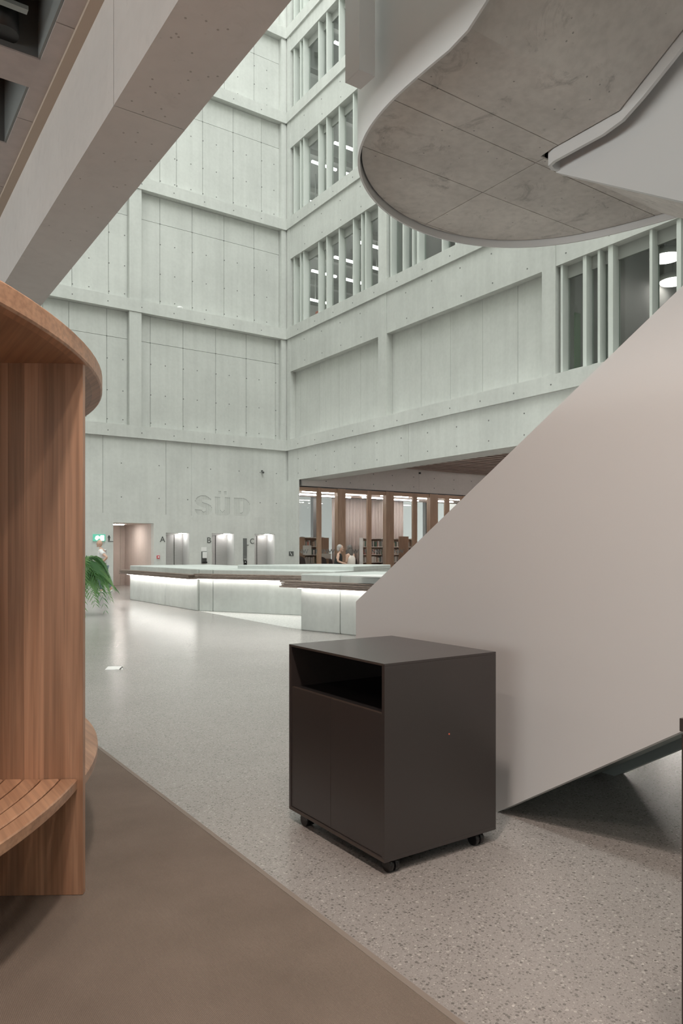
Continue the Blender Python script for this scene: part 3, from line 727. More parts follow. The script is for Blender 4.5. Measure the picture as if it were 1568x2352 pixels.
path = [(IX + 0.015, y, zu(y) - DR, zu(y) + 1.5) for y in YS[::-1]] + [(IX + 0.015, 3.80, LDZ - DR, LDZ + 1.5), (IX + 0.04, 3.87, LDZ - DR, LDZ + 1.5), (IX + 0.11, 3.90, LDZ - DR, LDZ + 1.5), (DXI - 0.02, 3.88, LDZ - DR, LDZ + 1.5)]
path2 = [(x, y, a, b) for x, y, a, b in path]
wallstrip('inner_parapet', path2, 'white_paint', up, -0.03)
extrudeX('inner_parapet', [(3.90, LDZ - DR), (3.90, LDZ + 1.5), (0.2, zd(.2) + 1.6), (0.2, zd(0.2) - DR)], DXI - 0.06, DXI + 0.03, 'white_paint', up)
for k in range(12):
    y1 = fY - 0.274 * k; z = LDZ + 0.33 + 0.17 * k
    box('tread', SX + 0.05, IX, y1 - 0.29, y1, z, z + 0.1, 'concrete_soffit', up)
# hanger post on the parapet
hp = empty('hanger_post', (2.99, 4.1, 4.74), 'square white hanger post fixed to the left side of the upper stair parapet', 'post')
box('post_casing', 2.885, 3.018, 4.0, 4.17, 4.74, 9.5, 'white_paint', hp, 0.004); box('fixing_plate', 3.018, 3.026, 4.02, 4.12, 4.95, 9.5, 'steel_dark', hp)

# ================================================================== NEAR OBJECTS
# rolling cabinet
def cabinet():
    cx0, cx1, cy0, cy1, z0, z1 = 2.06, 2.785, 2.66, 3.525, 0.062, 0.978
    c = empty('rolling_cabinet', ((cx0 + cx1) / 2, (cy0 + cy1) / 2, 0), 'dark brown-black rolling cabinet with open shelf slot and two doors on castors', 'cabinet')
    T = 0.02
    box('side_panel', cx0, cx1, cy0, cy0 + T, z0 + T, z1 - T * .6, 'laminate', c, 0.0015)
    box('side_panel', cx0, cx1, cy1 - T, cy1, z0 + T, z1 - T * .6, 'laminate', c, 0.0015)
    box('top_panel', cx0, cx1, cy0, cy1, z1 - T * .6, z1, 'laminate', c, 0.0015)
    box('bottom_panel', cx0, cx1, cy0, cy1, z0, z0 + T, 'laminate', c, 0.0015)
    box('back_panel', cx1 - T, cx1, cy0 + T, cy1 - T, z0 + T, z1 - T * .6, 'laminate', c)
    zs = z1 - 0.235
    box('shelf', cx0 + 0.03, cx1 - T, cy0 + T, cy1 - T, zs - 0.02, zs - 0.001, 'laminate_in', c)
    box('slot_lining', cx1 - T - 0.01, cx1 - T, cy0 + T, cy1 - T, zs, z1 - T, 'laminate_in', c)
    ym = (cy0 + cy1) / 2 + 0.02
    for a, b in ((cy0 + T + 0.002, ym - 0.0012), (ym + 0.0012, cy1 - T - 0.002)):
        d = box('door', cx0 + 0.004, cx0 + 0.024, a, b, z0 + T + 0.002, zs, 'laminate', c, 0.001)
        box('edge_band', cx0 + 0.006, cx0 + 0.022, a + .001, b - .001, zs - .001, zs + 0.002, 'laminate_edge', d)
    box('edge_band', cx0 - 0.001, cx0 + 0.002, cy0 + 0.002, cy1 - 0.002, z0 + 0.003, z0 + T - 0.004, 'laminate_edge', c)
    box('edge_band', cx0 - 0.001, cx0 + 0.001, cy0 + 0.002, cy1 - 0.002, z1 - 0.009, z1 - 0.003, 'laminate_edge', c)
    cyl('screw_cap', (2.46, cy0 + .001, 0.60), (2.46, cy0 - 0.002, 0.60), 0.004, 'orange', c, 10)
    for x, y in ((2.125, 2.695), (2.675, 2.695), (2.105, 3.40), (2.675, 3.42)):
        k = cyl('castor', (x, y, z0), (x, y, z0 - 0.014), 0.022, 'black', c, 12)
        for s in (-1, 1): cyl('wheel', (x + s * 0.005, y, 0.033), (x + s * 0.027, y, 0.033), 0.033, 'gloss_black', k, 20)
        cyl('axle_cover', (x - 0.006, y, 0.036), (x + 0.006, y, 0.036), 0.024, 'black', k, 16)
cabinet()
# second dark cabinet at the right edge
x0, y0 = fl(1559.5, 1264 + 1680 * (H) / 2.05, 0)
c2 = empty('counter_cabinet', (x0 + 0.4, y0 - 0.4, 0), 'dark cabinet with an overhanging top at the right edge of the picture', 'cabinet')
box('body', x0 + 0.004, x0 + 0.7, y0 - 0.9, y0 - 0.004, 0.05, 0.985, 'laminate', c2, 0.002)
box('top_panel', x0, x0 + 0.7, y0 - 0.9, y0, 0.993, 1.03, 'laminate', c2, 0.002); box('plinth', x0 + 0.05, x0 + 0.65, y0 - 0.85, y0 - 0.05, 0, 0.05, 'black', c2)

# round wooden seating pavilion
KC = W2(-4.0, 2.85); KR = 2.917; KZ = 2.308
pv = empty('seating_pavilion', (KC[0], KC[1], 0.008), 'round wooden seating pavilion with flat canopy, upright panel and slatted bench', 'seating')
def ang(deg):      # angle measured from the camera's right, turning away from the camera
    a = math.radians(deg); return W2(math.cos(a), math.sin(a))
def arc(name, r0, r1, a0, a1, z0, z1, mat, parent, seg=48, bev=0.006):
    prof = [(r0, z0), (r1 - bev, z0), (r1, z0 + bev), (r1, z1 - bev), (r1 - bev, z1), (r0 + bev, z1), (r0, z1 - bev)]
    n = len(prof); v = []; f = []
    for i in range(seg + 1):
        u = ang(a0 + (a1 - a0) * i / seg)
        for r, z in prof: v.append((KC[0] + u[0] * r, KC[1] + u[1] * r, z))
    for i in range(seg):
        for j in range(n): f.append((i * n + j, i * n + (j + 1) % n, (i + 1) * n + (j + 1) % n, (i + 1) * n + j))
    f.append(tuple(range(n))); f.append(tuple(range(seg * n, seg * n + n))[::-1])
    return poly(name, v, f, mat, parent)
def disc(name, r, z0, z1, mat, parent, seg=128):
    pts = [(KC[0] + ang(360 * i / seg)[0] * r, KC[1] + ang(360 * i / seg)[1] * r) for i in range(seg)]
    return prism(name, pts, z0, z1, mat, parent)
disc('canopy_board', KR - 0.006, KZ, KZ + 0.07, 'wood_x', pv)
arc('canopy_rim', KR - 0.05, KR, 0, 360, KZ - 0.001, KZ + 0.083, 'wood_x', pv, 144, 0.008)
# the upright panel, made of glued staves
pa = W2(-1.119, 3.166); pt = 0.032
def panel(base_pt, deg, zt_, outer=True, w=2.0):
    d = Vector(ang(180 + deg)); nrm = Vector((-d.y, d.x))
    if nrm.dot(Vector(W2(0, 1))) < 0: nrm = -nrm
    r = empty('upright_panel', (base_pt[0], base_pt[1], 0.01), rz=0); par(r, pv)
    s = 0.0; k = 0
    while s < w - 0.01:
        ww = [0.075, 0.092, 0.083, 0.07, 0.098][k % 5]; e = min(w, s + ww); p = Vector(base_pt)
        a, b = p + d * s, p + d * e; pts = [tuple(a), tuple(b), tuple(b + nrm * pt), tuple(a + nrm * pt)]
        o = prism('stave', pts, 0.01, zt_, 'wood', None); par(o, r); s = e; k += 1
    return r
panel(pa, 2.0, KZ)
for dg in (66, 126, 186, 246, 306):
    u = ang(dg); panel((KC[0] + u[0] * 2.88, KC[1] + u[1] * 2.88), dg, KZ)
SZ = 0.512
dgp = math.degrees(math.asin((3.166 - 2.85) / 2.89))
for k in range(6):
    r1 = KR - 0.022 - k * 0.079; r0 = r1 - 0.072
    for (a0, a1) in ((-52, math.degrees(math.asin((3.166 - 2.85) / r1)) - 0.02), (math.degrees(math.asin((3.166 + pt - 2.85) / r1)) + 0.02, 64)):
        sh = 0.02 if a0 < -10 else 0.0
        arc('bench_slat', r0 - sh, r1 - sh, a0, a1, SZ - (0.048 if k == 0 else 0.03), SZ, 'wood_x', pv, 48, 0.005)
for dg in (30, -25):
    u = ang(dg)
    b = [(KC[0] + u[0] * r + t * -u[1], KC[1] + u[1] * r + t * u[0]) for r, t in ((2.45, -0.02), (2.8, -0.02), (2.8, 0.02), (2.45, 0.02))]
    prism('bench_bracket', b, 0.008, SZ - 0.03, 'wood', pv)
cyl('pavilion_core', (KC[0], KC[1], 0.008), (KC[0], KC[1], KZ), 0.9, 'wood', pv, 48)

# paper on the floor
x, y = fl(262, 1537)
pp = empty('folded_paper', (x, y, 0), 'crumpled white folded paper lying on the polished floor', 'paper')
def sheet(name, pts, parent): return poly(name, pts, [(0, 1, 2, 3), (3, 2, 5, 4)], 'white', parent)
u, v_ = Vector((*W2(1, 0), 0)), Vector((*W2(0, 1), 0)); o = Vector((x, y, 0))
for nm, A in (('sheet', [(-.085, -.03, .002), (.07, -.03, .002), (.085, .04, .03), (-.05, .04, .03), (-.06, .12, .004), (.08, .12, .004)]), ('flap', [(-.1, -.05, .002), (.03, -.045, .002), (.02, 0, .026), (-.09, -.01, .02), (-.085, .03, .03), (.0, .03, .032)]), ('scrap', [(.09, -.02, .001), (.115, -.02, .001), (.11, .01, .012), (.092, .01, .012), (.095, .03, .002), (.11, .03, .002)])):
    so = sheet(nm, [o + u * a + v_ * b + Vector((0, 0, c)) for a, b, c in A], pp); so.modifiers.new('t', 'SOLIDIFY').thickness = 0.001

# ================================================================== RECEPTION COUNTERS
def counter(name, label, a, b, depth, ztop, wa, wb, joints=(), side=1, end_over=(0.12, 0.12), mitre=None, tier=None, glow='lamp_soft'):
    a, b = Vector(a), Vector(b); d = (b - a).normalized(); L = (b - a).length; n = Vector((-d.y, d.x)) * side     # n: to the back
    c = empty(name, (*((a + b) / 2), 0), label, 'counter', 'concrete reception counters')
    def pr(nm, s0, s1, t0, t1, z0, z1, m, p=None, bev=False):
        pts = clip([tuple(a + d * s0 + n * t0), tuple(a + d * s1 + n * t0), tuple(a + d * s1 + n * t1), tuple(a + d * s0 + n * t1)], 1, mitre, True) if mitre else [a + d * s0 + n * t0, a + d * s1 + n * t0, a + d * s1 + n * t1, a + d * s0 + n * t1]
        o = prism(nm, [tuple(p_) for p_ in pts], z0, z1, m, p or c)
        if bev: m_ = o.modifiers.new('bevel', 'BEVEL'); m_.width = 0.02; m_.segments = 2
        return o
    cuts = [0] + list(joints) + [L]
    for s0, s1 in zip(cuts[:-1], cuts[1:]): pr('base_block', s0 + 0.006, s1 - 0.006, 0, depth, 0, ztop, 'concrete_counter', None, True)
    zs = [wb + (wa - wb) * k / 4 for k in range(5)]
    for k in range(4):
        ins = 0.05 if k in (1, 2) else 0.0
        pr('ledge_board', -end_over[0] + ins, L + end_over[1] - ins, -0.22 + (0.012 if k % 2 else 0), -0.001, zs[k] + 0.003, zs[k + 1] - 0.003, 'wood_ledge' )
    pr('light_strip', 0.02, L - 0.02, -0.10, -0.02, wb - 0.012, wb + 0.002, glow)
    if tier: pr('raised_tier', tier[0], L - tier[1], tier[2], depth - 0.02, ztop - 0.02, tier[3], 'concrete_counter', None, True)
    return c
counter('reception_counter', 'concrete counter with brightly lit wooden ledge, nearest the corridor doorway', CP[0], CP[1], 2.6, 1.04, 0.905, 0.78, (2.9,), 1, (0.35, 0.0), glow='lamp_strip')
d = (Vector(CP[2]) - Vector(CP[1])).normalized()
counter('reception_counter', 'angled concrete counter with wooden ledge between the lit counter and the front block', tuple(Vector(CP[1]) + d * 0.05), tuple(Vector(CP[2]) + d * 0.9), 3.2, 1.03, 0.93, 0.80, (0.42,), 1, (0.0, 0.0), mitre=CP[1][1] - 0.01, tier=(-1.5, 0.0, 0.95, 1.125))
fb = counter('reception_counter', 'front concrete counter block with dark wooden ledge next to the stair foot', CP[3], tuple(Vector(CP[3]) + (Vector(CP[4]) - Vector(CP[3])).normalized() * 4.5), 2.2, 1.057, 0.93, 0.80, (1.0,), 1, (0.35, 0.0))
x, y = fl(815, 1319, 1.06)
tr = empty('white_tray', (x, y, 1.057), 'flat white tray lying on the front concrete counter block', 'tray')
d = (Vector(CP[4]) - Vector(CP[3])).normalized(); n_ = Vector((-d.y, d.x)); a_ = Vector(fl(779, 1324, 1.06)) + n_ * 0.1
prism('tray_board', [tuple(a_), tuple(a_ + d * 2.0), tuple(a_ + d * 2.0 + n_ * 0.8), tuple(a_ + n_ * 0.8)], 1.058, 1.075, 'white', tr)

# ================================================================== LIFTS AND SIGNS ON THE BACK WALL
for (a, b, h), ch in zip(LIFT, 'ABC'):
    n = 'ABC'.index(ch)
    r = empty('lift_%s' % 'entrance', ((a + b) / 2, GY + 0.6, 0), 'brushed steel lift door in a bright white recess beside letter %s' % ch, 'lift', 'lifts A to C')
    D = 0.72
    box('reveal', b, b + 0.05, GY + 0.3, GY + D + 0.1, 0, h, 'white', r); box('reveal', a - 0.05, a, GY + 0.3, GY + D + 0.1, 0, h, 'white', r)
    box('reveal', b - 0.002, b + 0.0, GY + 0.02, GY + 0.3, 0.0, h - 0.01, 'white', r)
    box('recess_ceiling', a - .05, b + .05, GY + 0.3, GY + D + 0.1, h, h + 0.05, 'white', r)
    xm = onY({'A': 400, 'B': 495, 'C': 590}[ch], 0, GY + 0.72)[0]
    box('door_leaf', a - .04, xm - 0.008, GY + D + 0.03, GY + D + 0.08, 0.0, h - 0.06, 'steel', r); box('door_leaf', xm + 0.008, b + .04, GY + D, GY + D + 0.05, 0.0, h - 0.06, 'steel', r)
    box('door_header', a - .04, b + .04, GY + D - 0.02, GY + D + 0.1, h - 0.06, h, 'white', r)
    box('door_gap', xm - 0.008, xm + 0.008, GY + D + 0.03, GY + D + 0.07, 0, h - .06, 'black', r)
    box('downlight', b - 0.25, b - 0.05, GY + 0.35, GY + 0.5, h - 0.012, h, 'lamp_lift', r)
    pl = {'A': (367, 379, 1232, 1245), 'B': (475.5, 484.5, 1234.5, 1247), 'C': (574, 583, 1237, 1249)}[ch]
    X0, Z0 = onY(pl[0], pl[3], GY); X1, Z1 = onY(pl[1], pl[2], GY)
    t = text('wall_letter', ch, Z1 - Z0, 'sign_dark', None, (X0, GY, Z0), (1, 0, 0), (0, 0, 1), 0.008, X1 - X0)
    tag(t, 'thin dark letter %s mounted on the concrete wall' % ch, 'letter')
def wallbox(name, l, r, t, b, mat, parent, off=0.0, th=0.03, bev=0):
    X0, Z1 = onY(l, t, GY); X1, Z0 = onY(r, b, GY)
    return box(name, X0, X1, GY - off - th, GY - off, Z0, Z1, mat, parent, bev)
def wroot(name, l, r, b, label, cat): 
    X0, Z0 = onY((l + r) / 2, b, GY); return empty(name, (X0, GY, Z0), label, cat)
e = wroot('exit_sign', 213, 241, 1243, 'green and white illuminated exit sign on the wall above the walking man', 'sign')
wallbox('housing', 213, 241, 1227, 1243, 'exit_green', e, 0, 0.05)
def wpoly(name, pts, mat, parent, off, th=0.006):
    q = [onY(a, b, GY) for a, b in pts]; n = len(q)
    v = [(x, GY - off, z) for x, z in q] + [(x, GY - off - th, z) for x, z in q]
    return poly(name, v, [tuple(range(n)), tuple(range(n, 2 * n))[::-1]] + [(i, (i + 1) % n, n + (i + 1) % n, n + i) for i in range(n)], mat, parent)
wpoly('arrow', [(219.5, 1231), (223.5, 1231), (223.5, 1229.5), (225.5, 1231.5), (227, 1233.5), (225, 1238), (221, 1241), (217, 1237)], 'exit_white', e, 0.05)
wpoly('running_figure', [(230, 1229.5), (238, 1230), (238, 1241.5), (230, 1242)], 'exit_white', e, 0.05)
wpoly('running_figure', [(226.8, 1232.5), (229.8, 1232.5), (229.8, 1237), (227.2, 1237)], 'exit_white', e, 0.05)
e = wroot('restroom_sign', 248, 260, 1245, 'dark standing figure restroom sign left of the corridor doorway', 'sign')
px_ = onY(250.1, 1230.9, GY); lathe('figure_head', [(0.0005, -0.03), (0.03, -0.012), (0.03, 0.012), (0.0005, 0.03)], (px_[0], GY - 0.01, px_[1]), 'sign_dark', e, 10)
wpoly('figure_body', [(247.8, 1232.3), (252.6, 1232.3), (253, 1236), (252, 1236.6), (251.8, 1242), (248.6, 1242), (248.4, 1236.6), (247.4, 1236)], 'sign_dark', e, 0.0, 0.012)
wallbox('ground_bar', 248, 259.8, 1243, 1244.6, 'sign_dark', e, 0, 0.012)
e = wroot('fire_button', 360, 366, 1283, 'small red fire alarm button below letter A', 'alarm'); wallbox('housing', 359.5, 366, 1276, 1283, 'red', e, 0, 0.04, 0.006); wallbox('glass_plate', 361.2, 364.4, 1277.6, 1281.2, 'white', e, 0.04, 0.005)
e = wroot('hand_dispenser', 462, 474, 1295, 'wall mounted hand sanitiser dispenser with white card between lifts A and B', 'dispenser')
wallbox('back_plate', 462, 474, 1267, 1294, 'sign_dark', e, 0, 0.03, 0.01); wallbox('notice_card', 461.5, 474, 1256.5, 1265.5, 'white', e, 0, 0.01)
wallbox('dispenser_body', 463.6, 473, 1268, 1282, 'white', e, 0.03, 0.09, 0.02); wallbox('drip_tray', 463, 473.6, 1290, 1293.5, 'black', e, 0.03, 0.08, 0.01)
e = wroot('call_panel', 558, 566, 1294, 'tall narrow dark lift call panel between lifts B and C', 'panel')
wallbox('panel_plate', 557.8, 566, 1236.5, 1281, 'screen_dark', e, 0, 0.03); wallbox('side_arm', 566, 570.6, 1251.2, 1252.6, 'sign_dark', e, 0, 0.02)
wallbox('keypad', 558, 566, 1282, 1286.6, 'sign_dark', e, 0, 0.03); wallbox('card_reader', 559, 566, 1287.5, 1298, 'black', e, 0, 0.04); wallbox('button', 561, 563.4, 1290, 1292, 'white', e, 0.04, 0.004); wallbox('button', 559.4, 564.8, 1283.6, 1284.6, 'white', e, 0.03, 0.004)
PX = BX + 0.04
ya, za = onX(664, 1277, PX); yb, zb_ = onX(674, 1266.5, PX)
e = empty('square_sign', (PX, (ya + yb) / 2, za), 'small square dark sign with white mark on the concrete pier', 'sign')
box('plate', PX - 0.02, PX, yb, ya, za, zb_, 'sign_dark', e)
ym, zm = (ya + yb) / 2, (za + zb_) / 2
for s in (-1, 1):
    q = [(ym - 0.085, zm - s * 0.06), (ym - 0.06, zm - s * 0.085), (ym + 0.085, zm + s * 0.06), (ym + 0.06, zm + s * 0.085)]
    poly('white_mark', [(PX - 0.021 - .001 * s, a, b) for a, b in q], [(0, 1, 2, 3)], 'white', e)
X, Z = onY(601, 1084, GY); e = empty('wall_camera', (X, GY, Z), 'tiny dark camera fixed high on the wall above the SÜD lettering', 'camera')
box('mount', X - 0.03, X + 0.03, GY - 0.05, GY, Z + 0.02, Z + 0.07, 'sign_dark', e); cyl('lens_body', (X, GY - 0.03, Z), (X, GY - 0.15, Z - 0.04), 0.04, 'sign_dark', e, 12)
X, Z = onY(963, 1087, LBY); e = empty('ceiling_sensor', (X, LBY, Z), 'small black sensor on the beam over the timber windows', 'sensor')
box('sensor_body', X - 0.05, X + 0.05, LBY - 0.06, LBY, Z - 0.04, Z + 0.05, 'black', e, 0.01); cyl('sensor_eye', (X, LBY - .06, Z), (X, LBY - 0.075, Z), 0.02, 'sign_dark', e, 10)
X, Z = onY(416, 706, AY); e = empty('floodlight', (X, AY + 0.1, ZB[1] + LH), 'small white dome floodlight sitting on the ledge of the back wall', 'light')
lathe('dome', [(0.13, 0), (0.13, 0.04), (0.10, 0.09), (0.03, 0.11)], (X, AY + 0.14, ZB[1] + LH), 'white', e, 14); box('bracket', X + 0.1, X + 0.17, AY + 0.1, AY + 0.18, ZB[1] + LH, ZB[1] + LH + 0.03, 'white', e)
e = wroot('notice_frame', 178, 192, 1252, 'narrow framed white notice at the edge of the wooden panel', 'notice'); wallbox('frame', 172, 192.5, 1222, 1253, 'sign_dark', e, 0, 0.02); wallbox('sheet', 173, 191.4, 1223.2, 1251.8, 'white', e, 0.02, 0.004)

# ================================================================== LIBRARY BEHIND THE TIMBER WINDOWS
fc = empty('window_7', (20, LBY + 0.05, 0), kind='structure')
FYY = LBY + 0.06
posts = [(729, 738, 0), (774, 792, 1), (844, 853, 0), (885, 903, 1), (948, 958, 0), (986, 1004, 1), (1022, 1032, 0), (1062, 1080, 1), (1096, 1105, 0), (1130, 1147, 1)]
px_list = []
for l, r, th in posts:
    X0 = onY(l, 0, FYY)[0]; wd = 0.26 if th else 0.16
    X1 = onY(r, 0, FYY)[0]; X0 = X1 - (0.30 if th else 0.20)
    X0 = onY(l, 0, FYY + (0.0 if th else 0.0))[0]
    dpt = 0.10
    box('post', X0, X1, FYY - (0.05 if th else 0), FYY + dpt + (0.1 if th else 0), 0, LZ - 0.04, 'wood_facade', fc); px_list.append((X0, X1))
ed = BX + 0.1
for X0, X1 in px_list + [(31, 31.1)]:
    box('top_rail', ed, X0, FYY + 0.01, FYY + 0.11, LZ - 0.22, LZ - 0.05, 'wood_facade_x', fc); box('bottom_rail', ed, X0, FYY + 0.0, FYY + 0.11, 0.70, 0.84, 'wood_facade_x', fc)
    box('pane', ed, X0, FYY + 0.06, FYY + 0.075, 0.84, LZ - 0.22, 'glass_clear', fc); box('lower_board', ed, X0, FYY + 0.04, FYY + 0.08, 0.0, 0.70, 'wood_facade_x', fc)
    ed = X1
box('shadow_gap', BX + 0.1, 31, FYY + 0.0, FYY + 0.1, LZ - 0.05, LZ, 'black', fc)
for X1 in (onY(770, 0, FYY)[0], onY(825, 0, FYY)[0], onY(825, 0, FYY)[0] + 1.32, onY(825, 0, FYY)[0] + 2.64, onY(702, 0, FYY)[0]):
    if X1 < 17: 
        text('glass_lettering', 'NW', 0.19, 'glass_print', fc, (BX + 0.12, FYY + 0.05, 1.36), (1, 0, 0), (0, 0, 1), 0.004, 0.5, 0.02); continue
    text('glass_lettering', 'FHNW', 0.19, 'glass_print', fc, (X1 - 1.0, FYY + 0.05, 1.36), (1, 0, 0), (0, 0, 1), 0.004, 1.0, 0.02)
LB = 31.2
lc = struct(box('ceiling_2', BX + 0.1, 33, LBY + 0.35, LB + .4, LZ + 0.05, LZ + 0.25, 'room_dark'))
y = LBY + 0.6
while y < LB: box('ceiling_slat', BX + 0.12, 33, y, y + 0.13, LZ - 0.12, LZ - 0.04, 'wood_slat', lc); y += 0.42
struct(box('wall_library', BX + 0.3, BX + 0.36, AY + 0.5, LB + .3, 0, LZ, 'room_wall'))
q = 0
for y in (27.9, 29.4):
    for k, X0 in enumerate((17.0, 19.2, 21.4, 23.6, 25.8)):
        t = empty('library_light', (X0, y, LZ - 0.16), 'library strip light, %s row from the glass, %s from the pier' % (('first', 'second')[(27.9, 29.4).index(y)], ('first', 'second', 'third', 'fourth', 'fifth')[k]), 'light', 'library strip lights')
        box('tube', X0, X0 + 1.7, y + (k % 2) * 0.3, y + 0.05 + (k % 2) * 0.3, LZ - 0.18, LZ - 0.14, 'lamp_library', t); box('bracket', X0 + .8, X0 + .84, y + 0.015 + (k % 2) * 0.3, y + 0.045 + (k % 2) * 0.3, LZ - 0.14, LZ + 0.051, 'steel_dark', t)
# glazing to the outside with dark posts, curtain in front of it
wl = empty('window_8', (22, LB, 0), kind='structure')
xs = [BX + 0.3, 19.55, 25.15, 27.0, 33]
for a, b in zip(xs[:-1], xs[1:]): box('pane', a, b, LB, LB + 0.02, 0, LZ, 'glass_clear', wl)
for x in (19.55, 25.0, 26.95): box('post', x, x + 0.28 if x != 25.0 else x + .08, LB - 0.15, LB + 0.1, 0, LZ, 'steel_dark', wl)
struct(box('wall_outside', 5, 45, 41, 41.5, 0, 14, 'outside'))
def curtain(x0, x1, y, label):
    n = int((x1 - x0) / 0.02); v = []; f = []
    for i in range(n + 1):
        x = x0 + (x1 - x0) * i / n; yy = y + 0.06 * math.sin(i * 0.62 + 0.7 * math.sin(i * 0.13))
        v += [(x, yy, 0.03), (x, yy, LZ - 0.13)]
    for i in range(n): f.append((2 * i, 2 * i + 2, 2 * i + 3, 2 * i + 1))
    o = poly('curtain_cloth', v, f, 'curtain', None, True); o.modifiers.new('t', 'SOLIDIFY').thickness = 0.004
    r = empty('curtain', (x0, y, 0.03), label, 'curtain'); par(o, r); box('curtain_rail', x0, x1, y - 0.02, y + 0.02, LZ - 0.13, LZ - 0.1, 'steel_dark', r)
xa = onY(762, 0, 30.8)[0]; xb = onY(925, 0, 30.8)[0]
curtain(xa, xb, 30.8, 'long pleated pale curtain hanging behind the library bookshelves')
# bookshelves
bookm = {}
def shelf(x0, x1, y, label, bg_, panel=None):
    r = empty('bookshelf', ((x0 + x1) / 2, y, 0), label, 'bookshelf', 'library bookshelves')
    for x in (x0, x1 - 0.03): box('side', x, x + 0.03, y, y + 0.3, 0, 2.12, 'shelf_white', r)
    box('back', x0, x1, y + 0.29, y + 0.3, 0, 2.1, 'wood_shelf', r)
    zz = [0.12, 0.52, 0.92, 1.30, 1.68, 2.09]
    for z in zz: box('shelf_board', x0, x1, y, y + 0.3, z - 0.03, z, 'shelf_white', r)
    for z in zz[1:-1]:
        row = ('lowest', 'second lowest', 'second highest', 'highest')[zz[1:-1].index(z)]
        x = x0 + 0.05 + random.uniform(0, 0.1)
        while x < x1 - 0.1:
            wd = random.choice((0.04, 0.055, 0.07)); h = random.choice((0.22, 0.25, 0.28))
            if random.random() < 0.8:
                bi = random.choice((0, 0, 0, 1, 1, 2, 3, 4, 5, 5, 6)); m = 'book%d' % bi
                o = box('book', x, x + wd, y + 0.03, y + 0.2, z + 0.001, z + h, m)
                tag(o, '%s book on the %s board of the %s' % (('white', 'pale grey', 'red', 'dark blue-grey', 'grey', 'tan', 'dark green')[bi], row, bg_), 'book', 'books on the ' + bg_)
            x += wd + 0.004
    return r
shelf(17.35, 18.45, 28.4, 'white bookshelf full of books by the concrete pier', 'bookshelf nearest the concrete pier')
shelf(onY(833, 0, 28.9)[0], onY(884, 0, 28.9)[0], 28.9, 'white bookshelf right of the two women', 'bookshelf right of the two women')
shelf(onY(900, 0, 28.9)[0], onY(952, 0, 28.9)[0], 28.9, 'white bookshelf farthest right, close to the stair edge', 'bookshelf closest to the stair edge')
for l, r, t, lab in ((684, 700, 1234, 'brown board leaning at the concrete pier inside the library'), (738.5, 755, 1235, 'brown notice board behind the first thin timber post'), (916, 938, 1232, 'orange-brown board in front of the right-hand bookshelf')):
    X0, Z1 = onY(l, t, 28.0); X1 = onY(r, 0, 28.0)[0]
    b_ = empty('display_board', ((X0 + X1) / 2, 28.0, 0), lab, 'board'); box('board_panel', X0, X1, 28.0, 28.03, 0.75, Z1, 'wood_shelf', b_); box('foot', X0, X1, 27.9, 28.15, 0, 0.05, 'steel_dark', b_)
    box('stand', (X0 + X1) / 2 - 0.03, (X0 + X1) / 2 + 0.03, 28.0, 28.03, 0.05, 0.75, 'steel_dark', b_)
    if l != 916: box('poster', X0 + (0.25 if l == 684 else 0.0), X0 + 0.7 if l == 684 else X0 + .5, 27.985, 28.0, 1.12 if l != 684 else 1.3, 1.35 if l != 684 else 1.72, 'white', b_)
def chair(px, py, Y, lab):
    X, Z = onY(px, py, Y)
    r = empty('shell_chair', (X, Y, 0), lab, 'chair', 'dark chairs in the library')
    v = []; f = []; N = 10
    for j in range(6):
        for i in range(N + 1):
            a = -1.1 + 2.2 * i / N; t = j / 5; rr = 0.25 * (1 - 0.15 * t)
            v.append((X + rr * math.sin(a), Y + 0.22 * math.cos(a) + 0.1 * t, 0.62 + (Z - 0.62) * t * (1 - 0.18 * (a / 1.1) ** 2)))
    for j in range(5):
        for i in range(N): f.append((j * 11 + i, j * 11 + i + 1, j * 11 + i + 12, j * 11 + i + 11))
    o = poly('backrest', v, f, 'chair_shell', r, True); o.modifiers.new('t', 'SOLIDIFY').thickness = 0.012
    lathe('seat', [(0.2, 0.56), (0.25, 0.58), (0.26, 0.62), (0.22, 0.63)], (X, Y, 0), 'chair_shell', r, 18)
    for sx in (-1, 1):
        for sy in (-1, 1): cyl('leg', (X + 0.22 * sx, Y + 0.2 * sy, 0), (X + 0.14 * sx, Y + 0.13 * sy, 0.57), 0.014, 'steel_dark', r, 8)
chair(746, 1279, 27.45, 'dark shell chair behind the glass left of the woman in black'); chair(760, 1281, 28.6, 'dark shell chair directly behind the back of the woman in black')
chair(817, 1280, 27.5, 'dark shell chair behind the glass right of the long-haired woman'); chair(697, 1278, 27.45, 'dark shell chair behind the glass beside the concrete pier')

